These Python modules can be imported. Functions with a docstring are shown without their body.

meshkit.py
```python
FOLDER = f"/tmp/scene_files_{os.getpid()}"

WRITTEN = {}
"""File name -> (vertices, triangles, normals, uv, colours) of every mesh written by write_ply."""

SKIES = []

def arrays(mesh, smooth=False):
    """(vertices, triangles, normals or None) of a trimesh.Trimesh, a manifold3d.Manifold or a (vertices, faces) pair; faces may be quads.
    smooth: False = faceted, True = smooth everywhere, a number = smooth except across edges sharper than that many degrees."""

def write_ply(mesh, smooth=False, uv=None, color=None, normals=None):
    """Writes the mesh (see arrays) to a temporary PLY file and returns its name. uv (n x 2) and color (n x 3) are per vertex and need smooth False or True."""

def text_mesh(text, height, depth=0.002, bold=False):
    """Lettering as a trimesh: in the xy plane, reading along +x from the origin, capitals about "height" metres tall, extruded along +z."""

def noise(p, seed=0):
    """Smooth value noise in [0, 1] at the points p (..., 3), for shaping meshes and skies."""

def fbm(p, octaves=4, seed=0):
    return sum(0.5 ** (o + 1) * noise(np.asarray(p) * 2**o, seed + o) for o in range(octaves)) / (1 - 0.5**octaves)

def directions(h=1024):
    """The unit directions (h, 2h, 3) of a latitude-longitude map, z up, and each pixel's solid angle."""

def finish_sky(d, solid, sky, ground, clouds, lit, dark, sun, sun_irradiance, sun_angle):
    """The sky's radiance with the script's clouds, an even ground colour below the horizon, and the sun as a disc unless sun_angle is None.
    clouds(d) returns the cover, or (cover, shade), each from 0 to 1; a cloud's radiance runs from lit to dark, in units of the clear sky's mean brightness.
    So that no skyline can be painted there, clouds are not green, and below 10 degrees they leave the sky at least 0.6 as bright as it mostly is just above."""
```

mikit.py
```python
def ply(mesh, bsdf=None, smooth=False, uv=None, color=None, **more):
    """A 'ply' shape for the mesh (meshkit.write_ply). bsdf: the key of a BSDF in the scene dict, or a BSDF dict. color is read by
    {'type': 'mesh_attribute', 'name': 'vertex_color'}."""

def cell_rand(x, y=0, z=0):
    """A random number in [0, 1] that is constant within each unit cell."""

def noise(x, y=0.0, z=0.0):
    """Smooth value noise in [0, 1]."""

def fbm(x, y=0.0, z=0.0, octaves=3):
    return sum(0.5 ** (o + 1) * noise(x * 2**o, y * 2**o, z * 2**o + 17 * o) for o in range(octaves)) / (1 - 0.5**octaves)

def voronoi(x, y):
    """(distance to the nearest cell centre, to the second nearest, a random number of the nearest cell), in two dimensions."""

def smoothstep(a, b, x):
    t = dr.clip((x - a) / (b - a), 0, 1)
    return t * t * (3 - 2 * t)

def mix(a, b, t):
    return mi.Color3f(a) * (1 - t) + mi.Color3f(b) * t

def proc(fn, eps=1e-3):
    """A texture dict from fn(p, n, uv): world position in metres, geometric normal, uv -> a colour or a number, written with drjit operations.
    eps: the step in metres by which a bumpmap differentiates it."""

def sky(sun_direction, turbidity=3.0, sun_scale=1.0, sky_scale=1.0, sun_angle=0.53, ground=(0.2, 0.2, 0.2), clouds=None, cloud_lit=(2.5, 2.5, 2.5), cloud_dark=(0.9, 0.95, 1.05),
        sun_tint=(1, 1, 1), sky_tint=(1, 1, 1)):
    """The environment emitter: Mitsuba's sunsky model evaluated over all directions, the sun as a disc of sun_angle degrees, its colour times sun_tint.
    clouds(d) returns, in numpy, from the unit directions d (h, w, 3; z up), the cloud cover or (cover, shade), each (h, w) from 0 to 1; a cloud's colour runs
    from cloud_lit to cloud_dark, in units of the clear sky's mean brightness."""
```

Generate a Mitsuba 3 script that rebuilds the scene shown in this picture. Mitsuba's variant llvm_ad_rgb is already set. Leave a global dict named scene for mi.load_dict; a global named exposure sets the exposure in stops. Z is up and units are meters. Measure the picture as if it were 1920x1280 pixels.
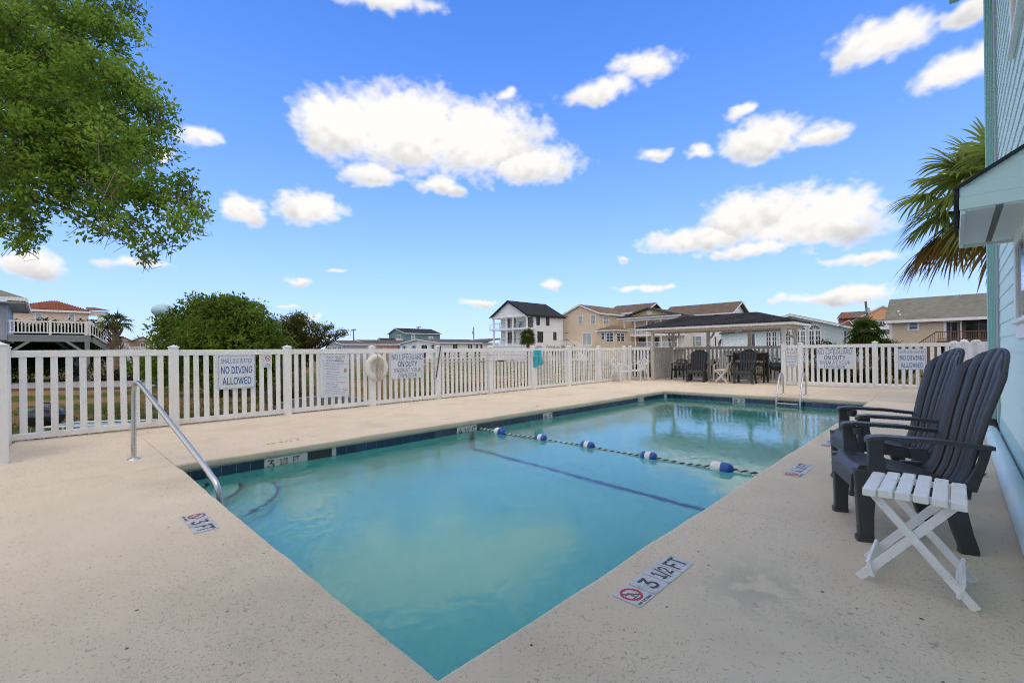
import math, numpy as np, trimesh, mitsuba as mi, drjit as dr, mikit, meshkit
import manifold3d as m3
from mikit import noise, fbm, voronoi, cell_rand, smoothstep, mix, proc
from shapely.geometry import Polygon, box as sbox, LineString
from shapely.ops import unary_union
T = mi.ScalarTransform4f
PI = math.pi
rng = np.random.default_rng(7)
# ------------------------------------------------------------------ camera, sky, exposure
# world axes: x along the pool's long side (away from the near end), y across it to the left, z up; metres
FW, RT = np.array([.7163, .6978, 0]), np.array([.6978, -.7163, 0])
EYE = np.array([0, 0, 1.2])
UP = np.array([0, 0, 1.0]) + .012 * RT
scene, labels = {'type': 'scene'}, {}
scene['camera'] = {'type': 'perspective', 'fov': 2 * math.degrees(math.atan(960 / 853)), 'fov_axis': 'x',
                   'to_world': T().look_at(origin=EYE.tolist(), target=(EYE + FW).tolist(), up=UP.tolist()),
                   'principal_point_offset_y': -19 / 1280, 'near_clip': .02, 'far_clip': 3000.0}
exposure = 2.63
CLOUDS = [(64.5, 24.9, 5.3, 3.6), (57.1, 24.9, 9.5, 4.6), (48, 24.5, 8.6, 4.4), (41.3, 22.1, 6.3, 2.4), (52.7, 19.8, 3.9, .8), (61, 20.5, 3.7, 1.4), (74.7, 15.1, 2.5, 1.7), (67.5, 16.2, 4.4, 2.2), (59.5, 36.6, 6.7, .9), (33.6, 28.9, 3.9, 1.4), (27.5, 30.5, 3.8, 1.2),
          (14.9, 21.8, 3.8, 2.3), (10.3, 21.1, 2.4, 1.2), (17.5, 24.7, 1.1, .7), (21.1, 21.5, 2.3, .9), (27.2, 22, 2, .7), (15.8, 14.1, 5.7, 3.4), (9.9, 12.9, 5.8, 3.4), (22.4, 12.7, 6, 2.0), (13, 13, 6, 3), (16.8, 10.7, 5.8, 1), (4.2, 27.2, 3.5, 1.9), (-.2, 23.1, 2.3, 1.7), (-2.2, 23.1, 1.6, 1.2), (-1.2, 27.5, 2, 1.3),
          (91, 8, 2.4, 1.3), (83.5, 9, 3, .5), (79.2, 21.2, 1.9, .8), (81.4, 18.9, .6, 1), (69.7, 8.4, 1.5, .5), (48.2, 6.1, 2.5, .6), (39.3, 8.1, 1.7, .6), (30, 7.2, 1.8, .5), (26.3, 7.2, 2.6, .6), (8.6, 5.3, 6, 1), (6.4, 8.6, 3.9, .8), (30.2, 11.2, 1.1, .5), (67.5, 4.1, .8, .6), (70.1, 5.5, 1.6, .3), (45.2, 29.3, 1.1, .7), (65.5, 9.7, 1, .25)]
_r = np.random.default_rng(11)
for _ in range(120):   # unseen rest of the sky: clouds denser than in view, added for more light
    az, el, s = _r.uniform(100, 345), _r.uniform(4, 75), _r.uniform(1.5, 5)
    CLOUDS += [(az, el, s * 1.6 / math.cos(math.radians(el)), s * .8), (az + s, el - .4 * s, s * 1.2 / math.cos(math.radians(el)), s * .6)]
for _ in range(24):  # more clouds high above the view, added to brighten the ground
    az, el, s = _r.uniform(-20, 100), _r.uniform(42, 80), _r.uniform(2, 5)
    CLOUDS += [(az, el, s * 1.5 / math.cos(math.radians(el)), s * .8)]


def clouds(d):
    az = np.degrees(np.arctan2(d[..., 1], d[..., 0]))
    el = np.degrees(np.arcsin(np.clip(d[..., 2], -1, 1)))
    w1 = meshkit.fbm(d * 16, 4, 3) - .5
    w2 = meshkit.fbm(d * 16 + 40, 4, 5) - .5
    fine = meshkit.fbm(d * 60, 4, 9) - .5
    az = az + 4.5 * w1
    el = el + 2.6 * w2
    best = np.full(az.shape, -9.0)
    low = np.zeros(az.shape)
    for a, e, ra, re in CLOUDS:
        da = (az - a + 180) % 360 - 180
        de = el - e
        q = 1 - np.sqrt((da / (1.08 * ra)) ** 2 + (np.where(de > 0, de, de * 1.2) / (1.12 * re)) ** 2)
        q = q * np.minimum(1, .55 + re / 5)
        hit = q > best
        low = np.where(hit, -de / re, low)
        best = np.maximum(best, q)
    wisp = meshkit.fbm(d * np.array([130, 130, 190.0]), 4, 21) - .5
    cover = np.clip((best + .62 * fine + .26 * wisp + .22) / .66, 0, 1) ** 1.1
    cover = cover * cover * (3 - 2 * cover)
    shade = .34 + .66 * np.clip(.05 + .65 * low + 1.6 * w2 + .9 * fine, 0, 1) * np.clip(best * 2.6, 0, 1)
    # towards the horizon a thin white veil; overhead and behind the camera the cloud closes up, as the soft shadowless light and the pool's reflections show
    el0 = np.degrees(np.arcsin(np.clip(d[..., 2], -1, 1)))
    az0 = np.abs((np.degrees(np.arctan2(d[..., 1], d[..., 0])) - 44 + 180) % 360 - 180)
    veil = .68 * np.exp(-np.maximum(el0, 0) / 13.0)
    away = np.clip(np.maximum((el0 - 42) / 14, (az0 - 58) / 18), 0, 1)
    deck_ = away * np.clip((meshkit.fbm(d * np.array([3.2, 3.2, 4.0]), 5, 33) - .36 + .3 * w1) / .14, 0, 1)
    shade = np.where(deck_ > cover, np.clip(.22 + 1.2 * w2, 0, 1), shade)
    shade = np.where(veil > np.maximum(cover, deck_), .45, shade)
    return np.maximum(np.maximum(cover, deck_), veil), shade


SUN = np.array([-.42, -.42, 1.0])
scene['sky'] = mikit.sky(SUN, turbidity=3, sun_scale=.085, sky_scale=1.45, sun_angle=32, ground=(.3, .28, .22), clouds=clouds, cloud_lit=(2.3, 2.22, 2.1), cloud_dark=(.86, .90, .97), sun_tint=(1, .92, .80), sky_tint=(.22, .485, .88))

# ------------------------------------------------------------------ helpers


def numbered(key):
    if key not in scene and key not in labels:
        return key
    i = 1
    while f'{key}_{i:03d}' in scene or f'{key}_{i:03d}' in labels:
        i += 1
    return f'{key}_{i:03d}'


def thing(name, label, cat, group=None):
    k = numbered(name)
    labels[k] = {'label': label, 'category': cat}
    if group:
        labels[k]['group'] = group
    return k


def put(parent, name, mesh, mat, smooth=False, label=None, kind=None, **more):
    """one entry: a part of parent, or a top-level mesh when parent is None; mesh may be a ready ply dict"""
    k = numbered(f'{parent}__{name}' if parent else name)
    scene[k] = dict(mesh) if isinstance(mesh, dict) else mikit.ply(mesh, mat, smooth=smooth, **more)
    if label or kind:
        labels[k] = {a: b for a, b in (('label', label), ('kind', kind)) if b}
    return k


def single(name, label, cat, mesh, mat, smooth=False, group=None, kind=None, **more):
    k = thing(name, label, cat, group)
    scene[k] = mikit.ply(mesh, mat, smooth=smooth, **more)
    if kind:
        labels[k]['kind'] = kind
    return k


def struct(name, mesh, mat, smooth=False, **more):
    k = numbered(name)
    scene[k] = mikit.ply(mesh, mat, smooth=smooth, **more)
    labels[k] = {'kind': 'structure'}
    return k


def moved(d, x=0, y=0, z=0):
    return {**d, 'to_world': T().translate([x, y, z])}


cat = lambda *ms: trimesh.util.concatenate([m for q in ms for m in (q if isinstance(q, (list, tuple)) else [q])])


def B(x0, x1, y0, y1, z0, z1):
    m = trimesh.creation.box((abs(x1 - x0), abs(y1 - y0), abs(z1 - z0)))
    m.apply_translation(((x0 + x1) / 2, (y0 + y1) / 2, (z0 + z1) / 2))
    return m


def RB(x0, x1, y0, y1, z0, z1, r=.006):
    """box with chamfered edges"""
    c = np.array([(x0 + x1) / 2, (y0 + y1) / 2, (z0 + z1) / 2])
    h = np.abs(np.array([x1 - x0, y1 - y0, z1 - z0])) / 2
    pts = [c + np.array([sx, sy, sz]) * (h - r * np.array(a)) for sx in (-1, 1) for sy in (-1, 1) for sz in (-1, 1) for a in ((0, 1, 1), (1, 0, 1), (1, 1, 0))]
    return trimesh.convex.convex_hull(np.array(pts))


def hull(pts):
    return trimesh.convex.convex_hull(np.asarray(pts, float))


def beam(p, q, a, b, up=(0, 0, 1)):
    """rectangular bar from p to q, a wide, b high (measured along up)"""
    p, q = np.asarray(p, float), np.asarray(q, float)
    d = (q - p) / np.linalg.norm(q - p)
    side = np.cross(d, up)
    side /= np.linalg.norm(side)
    u2 = np.cross(side, d)
    return hull([e + sa * side * a / 2 + sb * u2 * b / 2 for e in (p, q) for sa in (-1, 1) for sb in (-1, 1)])


def tube(pts, r, n=12, cap=True):
    p = np.asarray(pts, float)
    r = np.broadcast_to(r, len(p))
    t = np.gradient(p, axis=0)
    t /= np.linalg.norm(t, axis=1, keepdims=True)
    a = np.cross(t[0], [0, 0, 1.0] if abs(t[0][2]) < .9 else [1.0, 0, 0])
    a /= np.linalg.norm(a)
    vs = []
    ang = np.arange(n) * 2 * PI / n
    for i in range(len(p)):
        a = a - t[i] * (a @ t[i])
        a /= np.linalg.norm(a)
        b = np.cross(t[i], a)
        vs.append(p[i] + r[i] * (np.cos(ang)[:, None] * a + np.sin(ang)[:, None] * b))
    v = np.vstack(vs)
    f = []
    for i in range(len(p) - 1):
        for j in range(n):
            k = (j + 1) % n
            f += [(i * n + j, i * n + k, (i + 1) * n + k), (i * n + j, (i + 1) * n + k, (i + 1) * n + j)]
    if cap:
        c0, c1 = len(v), len(v) + 1
        v = np.vstack([v, p[:1], p[-1:]])
        for j in range(n):
            k = (j + 1) % n
            f += [(c0, k, j), (c1, (len(p) - 1) * n + j, (len(p) - 1) * n + k)]
    return trimesh.Trimesh(v, f, process=False)


def curve(pts, n=24):
    """Catmull-Rom through the points"""
    p = np.asarray(pts, float)
    q = np.vstack([2 * p[0] - p[1], p, 2 * p[-1] - p[-2]])
    out = []
    m = max(2, n // (len(p) - 1))
    for i in range(1, len(q) - 2):
        for s in np.linspace(0, 1, m, endpoint=False):
            out.append(.5 * (2 * q[i] + (q[i + 1] - q[i - 1]) * s + (2 * q[i - 1] - 5 * q[i] + 4 * q[i + 1] - q[i + 2]) * s * s + (3 * q[i] - q[i - 1] - 3 * q[i + 1] + q[i + 2]) * s ** 3))
    return np.array(out + [p[-1]])


def lathe(profile, n=32):
    """[(r, z), ...] about z"""
    m = trimesh.creation.revolve(np.array(profile, float), sections=n)
    return m


def prism(poly2, d, org, ax, ay):
    """polygon (2-D points) extruded by d along ax x ay, with its x and y along ax, ay from org"""
    m = trimesh.creation.extrude_polygon(poly2 if isinstance(poly2, Polygon) else Polygon(poly2), d, engine='earcut')
    ax, ay = np.asarray(ax, float), np.asarray(ay, float)
    M = np.eye(4)
    M[:3, 0], M[:3, 1], M[:3, 2], M[:3, 3] = ax, ay, np.cross(ax, ay), org
    m.apply_transform(M)
    return m


def slab(quad, th):
    """a thick plate: the quad (or polygon) is its top, th downwards along its normal"""
    q = np.asarray(quad, float)
    nn = np.cross(q[1] - q[0], q[2] - q[0])
    nn /= np.linalg.norm(nn)
    if nn[2] < 0:
        nn = -nn
    return hull(np.vstack([q, q - nn * th]))


def textm(text, w, h, depth=.0025, bold=True):
    """lettering centred on the origin, w wide and h high"""
    m = meshkit.text_mesh(text, .1, depth, bold)
    b = m.bounds
    m.apply_translation((-(b[0][0] + b[1][0]) / 2, -(b[0][1] + b[1][1]) / 2, 0))
    s = b[1] - b[0]
    m.apply_scale((w / s[0] if w else h / s[1], h / s[1], 1))
    return m


def on(mesh, org, ax, ay):
    ax, ay = np.asarray(ax, float), np.asarray(ay, float)
    M = np.eye(4)
    M[:3, 0], M[:3, 1], M[:3, 2], M[:3, 3] = ax, ay, np.cross(ax, ay), org
    m = mesh.copy()
    m.apply_transform(M)
    return m


def hits(pts, col):
    return None


# ------------------------------------------------------------------ materials


def rgb(c):
    return {'type': 'rgb', 'value': [float(v) for v in c]}


def mat(key, color, rough=.5, metal=0.0, spec=.5, **more):
    c = color if isinstance(color, dict) else rgb(color)
    scene[key] = {'type': 'twosided', 'bsdf': {'type': 'principled', 'base_color': c, 'roughness': rough, 'metallic': metal, 'specular': spec, **more}}
    return key


def bumpy(key, color, bump, scale, rough=.7, spec=.3, eps=2e-3):
    c = color if isinstance(color, dict) else rgb(color)
    scene[key] = {'type': 'twosided', 'bsdf': {'type': 'bumpmap', 'arbitrary': proc(bump, eps), 'scale': scale, 'bsdf': {'type': 'principled', 'base_color': c, 'roughness': rough, 'specular': spec}}}
    return key


def deck_col(p, n, uv):
    x, y = p.x, p.y
    big = fbm(x * .7, y * .7, 3.0, 4)
    c = mix((.535, .452, .345), (.64, .545, .42), big)
    c = c * (.94 + .12 * fbm(x * 5 + 9, y * 5, 1.0, 3))
    dens = smoothstep(.38, .72, fbm(x * 2.0, y * 2.0, 8.0, 4))
    dens = dens * (1 - .65 * smoothstep(2.5, 7.0, x + .45 * y))
    wx, wy = x + .02 * noise(x * 30, y * 30, 2.0), y + .02 * noise(x * 30, y * 30, 7.0)
    worm = dr.abs(noise(wx * 66, wy * 66, 0.0) - .5)
    gate = smoothstep(.60 - .16 * dens, .72 - .10 * dens, noise(x * 105, y * 105, 5.0))
    c = mix(c, mi.Color3f(.27, .215, .16), .60 * gate * smoothstep(.085, .02, worm) * (.25 + .75 * smoothstep(8.0, 3.0, x + .45 * y)))
    pit = smoothstep(.74, .80, noise(x * 150, y * 150, 11.0))
    c = mix(c, mi.Color3f(.30, .24, .18), .25 * pit * (.05 + .95 * dens))
    d1, d2, w = voronoi(x * 3.4, y * 3.4)
    c = mix(c, mi.Color3f(.045, .032, .024), dr.select((d1 < .010 + .05 * (w - .55)) & (w > .55), .88, 0.0))
    stain = smoothstep(.56, .8, fbm(x * 1.3 + 31, y * 1.3 + 7, 2.0, 4))
    c = mix(c, c * mi.Color3f(.86, .88, .86), stain * .8)
    rx, ry = x - 2.5, y - .74
    damp = dr.exp(-(rx * rx * 14 + ry * ry * 26)) * smoothstep(.3, .6, fbm(x * 14, y * 14, 3.0, 3))
    c = mix(c, mi.Color3f(.30, .30, .24), .55 * damp)
    crack = dr.abs(x - 3.55 + .35 * (fbm(y * 1.8, 1.0, 4.0, 4) - .5))
    c = mix(c, mi.Color3f(.20, .16, .12), dr.select((y < 1.3) & (crack < .0016), .7, 0.0))
    return c


def deck_bump(p, n, uv):
    a = noise(p.x * 55, p.y * 55, 0.0) * .6 + noise(p.x * 120, p.y * 120, 4.0) * .4
    return smoothstep(.35, .7, a)


bumpy('mat_deck', proc(deck_col), deck_bump, .0016, rough=.85, spec=.2)
mat('mat_joint', (.16, .13, .10), .9)
mat('mat_under', (.30, .26, .21), .9)


def plaster_col(p, n, uv):
    b = fbm(p.x * .55, p.y * .55, p.z * .6, 4)
    c = mix((.14, .49, .47), (.23, .64, .59), b)
    return c


mat('mat_plaster', proc(plaster_col), .8)
for i, c in enumerate([(.007, .022, .062), (.009, .030, .080), (.012, .040, .095), (.006, .018, .048)]):
    mat(f'mat_tile_{i}', c, .12, clearcoat=.5)
mat('mat_grout', (.42, .46, .46), .9)
mat('mat_navy_tile', (.035, .035, .055), .4)
def label_col(p, n, uv):
    g = fbm(p.x * 22, p.y * 22, p.z * 22, 4)
    return mix((.47, .475, .47), (.30, .285, .25), smoothstep(.5, .8, g) * .8)


mat('mat_label', proc(label_col), .45)
mat('mat_ink', (.05, .053, .065), .6)
mat('mat_worn_ink', (.16, .13, .11), .8)
mat('mat_navy', (.03, .055, .17), .5)
mat('mat_bluewriting', (.05, .13, .33), .5)
mat('mat_red', (.42, .035, .03), .5)
mat('mat_sign', (.66, .69, .74), .45)
mat('mat_sticker', (.38, .28, .22), .6)


def vinyl_col(p, n, uv):
    g = fbm(p.x * 3, p.y * 3, p.z * 2.2, 3)
    low = smoothstep(.35, .0, p.z) * .6
    c = mix((.80, .795, .78), (.70, .69, .655), smoothstep(.45, .8, g) * .55)
    return mix(c, mi.Color3f(.60, .57, .51), low * smoothstep(.35, .7, fbm(p.x * 9, p.y * 9, p.z * 3, 2)))


mat('mat_vinyl', proc(vinyl_col), .38)
mat('mat_paint_taupe', (.60, .555, .49), .6)
mat('mat_paint_white', (.78, .77, .74), .5)
mat('mat_trim', (.80, .80, .78), .5)


def char_bump(p, n, uv):
    return noise(p.x * 260, p.y * 260, p.z * 260) * .7 + .3 * noise(p.x * 40, p.y * 40, p.z * 9)


bumpy('mat_charcoal', (.047, .048, .049), char_bump, .0005, rough=.42, spec=.45, eps=8e-4)
mat('mat_blackplastic', (.018, .018, .019), .4)
def white_col(p, n, uv):
    g = fbm(p.x * 14, p.y * 14, p.z * 14, 3)
    c = mix((.76, .755, .73), (.62, .60, .56), smoothstep(.5, .85, g) * .6)
    sp = noise(p.x * 190, p.y * 190, p.z * 190)
    return mix(c, mi.Color3f(.22, .19, .16), .6 * smoothstep(.86, .90, sp))


mat('mat_whiteplastic', proc(white_col), .35)
mat('mat_creamplastic', (.66, .59, .47), .45)
mat('mat_pinkwhite', (.76, .69, .61), .45)
scene['mat_steel'] = {'type': 'twosided', 'bsdf': {'type': 'roughconductor', 'material': 'none', 'specular_reflectance': rgb((.60, .60, .59)), 'alpha': .17}}
mat('mat_rust', (.28, .24, .20), .8)
mat('mat_floatblue', (.012, .075, .33), .35)
mat('mat_floatwhite', (.74, .73, .68), .4)
mat('mat_ropewhite', (.62, .60, .54), .8)
mat('mat_ropeblack', (.03, .03, .04), .8)
mat('mat_aqua', (.03, .42, .52), .55)
mat('mat_aqua_dark', (.02, .25, .34), .55)
mat('mat_blackpole', (.02, .02, .02), .4)
mat('mat_alupole', (.60, .60, .58), .35, .6)
mat('mat_darkwood', (.055, .030, .020), .5)
mat('mat_teal', (.58, .74, .71), .55)
mat('mat_teal_trim', (.34, .57, .54), .5)
mat('mat_teal_base', (.34, .52, .53), .7)
mat('mat_conduit', (.42, .44, .46), .5)
mat('mat_pvc', (.46, .62, .66), .4)
mat('mat_soffit', (.72, .73, .71), .6)
mat('mat_vent', (.30, .29, .27), .8)
mat('mat_rubber', (.03, .03, .03), .7)
scene['mat_glass'] = {'type': 'twosided', 'bsdf': {'type': 'principled', 'base_color': rgb((.03, .035, .04)), 'roughness': .06, 'specular': .7}}
scene['mat_paleglass'] = {'type': 'twosided', 'bsdf': {'type': 'principled', 'base_color': rgb((.35, .40, .42)), 'roughness': .15, 'specular': .7}}


def roofmat(key, a, b):
    def col(p, n, uv):
        u = p.x + p.y
        v = dr.floor(p.z * 9.0)
        k = cell_rand(dr.floor(u * 3.2 + .37 * v), v, 1.0)
        g = fbm(p.x * .6, p.y * .6, p.z * .6, 3)
        return mix(a, b, .55 * k + .45 * g)
    return mat(key, proc(col), .9, spec=.15)


roofmat('mat_roof_dark', (.020, .021, .025), (.050, .050, .054))
roofmat('mat_roof_brown', (.11, .08, .062), (.19, .145, .11))
roofmat('mat_roof_grey', (.14, .14, .115), (.23, .225, .185))
roofmat('mat_roof_charcoal', (.055, .055, .06), (.12, .115, .11))
roofmat('mat_roof_red', (.17, .055, .035), (.28, .10, .06))
for k, c in dict(white=(.84, .84, .83), tan=(.68, .555, .40), peach=(.78, .62, .50), yellow=(.70, .55, .28), ltblue=(.58, .67, .66), greyblue=(.33, .37, .43), teal2=(.15, .27, .29), pink=(.58, .34, .24), orange=(.72, .38, .22), redwall=(.45, .16, .11), brick=(.33, .21, .14), cream=(.70, .66, .57), greywall=(.40, .42, .46), wood=(.17, .10, .065), greywood=(.24, .25, .26), darkgap=(.03, .03, .035), concrete=(.42, .40, .37), tower=(.42, .60, .68), warmgrey=(.42, .40, .37), shutter=(.16, .42, .45), awning=(.03, .2, .24)).items():
    mat('mat_' + k, c, .7, spec=.25)


def lawn_col(p, n, uv):
    b = fbm(p.x * .35, p.y * .35, 1.0, 4)
    f = fbm(p.x * 9, p.y * 9, 2.0, 3)
    far = smoothstep(36, 60, p.x + .4 * p.y)
    g = mix((.030, .048, .010), (.075, .085, .020), f)
    br = mix((.135, .082, .034), (.20, .135, .062), f)
    c = mix(g, br, smoothstep(.39, .60, b + .12 * (f - .5)))
    return mix(c, mix((.10, .085, .065), (.15, .13, .10), b), far * .7)


mat('mat_lawn', proc(lawn_col), .95, spec=.1)
mat('mat_gravel', (.20, .19, .18), .95)
mat('mat_bark', (.12, .09, .065), .9)
mat('mat_twig', (.20, .165, .125), .9)
mat('mat_palmbark', (.20, .145, .10), .95)


def leafmat(key, trans, rough=.45):
    scene[key] = {'type': 'principledthin', 'base_color': {'type': 'mesh_attribute', 'name': 'vertex_color'}, 'roughness': rough, 'diff_trans': trans, 'spec_trans': 0.0, 'eta': 1.35}
    return key


leafmat('mat_leaf', 1.2)
leafmat('mat_frond', .9)
leafmat('mat_needle', .4, .6)


def water_bump(p, n, uv):
    x, y = p.x, p.y
    jx, jy = x - 3.0, y - 4.2
    jet = dr.exp(-(jx * jx * .18 + jy * jy * .35))
    a = fbm(x * 2.2, y * 2.2, .5, 3)
    b = fbm(x * 7 + 3 * a, y * 11, 2.0, 3)
    c = noise(x * 24 + 4 * b, y * 30, 5.0)
    far = smoothstep(9.0, 12.0, x)
    return a * .5 + b * (.28 + .8 * jet) + c * (.09 + .14 * jet) + .035 * noise(x * 48, y * 60, 9.0)


scene['mat_water'] = {'type': 'bumpmap', 'arbitrary': proc(water_bump, 3e-3), 'scale': .0042, 'bsdf': {'type': 'roughdielectric', 'int_ior': 1.33, 'ext_ior': 1.0, 'alpha': .003}}

# ------------------------------------------------------------------ ground, deck, pool
PX0, PX1, PY0, PY1 = 1.0, 12.71, 1.375, 6.135   # the pool's opening
WZ, LZ = -.20, -.40                             # water and lawn level
WALL = -.42                                     # the teal building's wall


def sheet(poly, z):
    v, f = trimesh.creation.triangulate_polygon(poly, engine='earcut')
    m = trimesh.Trimesh(np.c_[v, np.full(len(v), z)], f, process=False)
    if m.face_normals[:, 2].mean() < 0:
        m.invert()
    return m


hole = sbox(PX0 - .2, PY0 - .2, PX1 + .2, PY1 + .2)
outer = Polygon([(-14, -9), (19.2, -9), (19.2, 4.2), (18.9, 8.85), (16.9, 9.62), (-.3, 9.62), (-.5, 7.8), (-14, 7.8)])
struct('lawn', sheet(Polygon([(-2500, -2500), (2500, -2500), (2500, 2500), (-2500, 2500)]).difference(sbox(PX0 - .6, PY0 - .6, PX1 + .6, PY1 + .6)), LZ), 'mat_lawn')
deck = 'pool_deck'
inner = sbox(PX0 - .035, PY0 - .035, PX1 + .035, PY1 + .035)
deck_poly = outer.difference(inner)
g = .006
cuts = [LineString([(.985, PY1 + .02), (.985, 9.7)]), LineString([(2.50, 9.65), (2.74, PY1 + .02)]), LineString([(PX1 + .02, PY0 - .02), (16.9, PY0 + .12)]), LineString([(8.9, 9.65), (8.95, PY1 + .02)]), LineString([(.985, PY1), (-14, PY1 + .45)]), LineString([(PX1 + .02, PY1 + .02), (16.9, 9.6)])]
parts = deck_poly
for c in cuts:
    parts = parts.difference(c.buffer(g / 2, cap_style='flat'))
labels[deck] = {'kind': 'structure'}
scene[deck] = mikit.ply(prism(outer.difference(sbox(PX0 - .22, PY0 - .22, PX1 + .22, PY1 + .22)), .25, (0, 0, -.262), (1, 0, 0), (0, 1, 0)), 'mat_under')
for pg in parts.geoms:
    put(deck, 'slab', cat(sheet(pg, 0.0), [trimesh.Trimesh(np.array([(*a, 0), (*b, 0), (*b, -.012), (*a, -.012)]), [(0, 2, 1), (0, 3, 2)], process=False) for a, b in zip(list(pg.exterior.coords)[:-1], list(pg.exterior.coords)[1:])]), 'mat_deck')


def coping():
    """the rounded, slightly wavy lip of the deck round the water"""
    c = np.array([(PX0, PY0), (PX1, PY0), (PX1, PY1), (PX0, PY1)])
    loop, inw = [], []
    for i in range(4):
        a, b = c[i], c[(i + 1) % 4]
        L = np.linalg.norm(b - a)
        k = int(L / .04)
        d = (b - a) / L
        nn = np.array([-d[1], d[0]])
        for j in range(k):
            loop.append(a + d * L * j / k)
            inw.append(nn if j else nn + np.array([d[0], d[1]]))
    loop, inw = np.array(loop), np.array(inw)
    wob = .030 * (meshkit.fbm(np.c_[loop * 1.6, np.zeros(len(loop))], 3, 2) - .5) + .006 * (meshkit.noise(np.c_[loop * 9, np.zeros(len(loop))], 4) - .5)
    prof = [(-.035, 0)] + [(-.022 + .022 * math.sin(t), -.022 + .022 * math.cos(t)) for t in np.linspace(0, PI / 2, 6)] + [(.0, -.06), (-.012, -.085), (-.03, -.095), (-.19, -.095)]
    rows = [np.c_[loop + inw * (o + (wob[:, None] if (z < -.0 and o > -.1) else 0)), np.full(len(loop), z)] for o, z in prof]
    n = len(loop)
    f = []
    for r in range(len(rows) - 1):
        i = np.arange(n)
        j = (i + 1) % n
        f += [np.c_[r * n + i, r * n + j, (r + 1) * n + j], np.c_[r * n + i, (r + 1) * n + j, (r + 1) * n + i]]
    m = trimesh.Trimesh(np.vstack(rows), np.vstack(f), process=False)
    return m


put(deck, 'coping', coping(), 'mat_deck', smooth=50)

pool = 'swimming_pool'
labels[pool] = {'kind': 'structure'}
W0x, W1x, W0y, W1y = PX0 - .03, PX1 + .03, PY0 - .03, PY1 + .03
FL = [(W0x, -1.22), (5.3, -1.56), (9.2, -2.6), (W1x, -2.68)]


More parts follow.
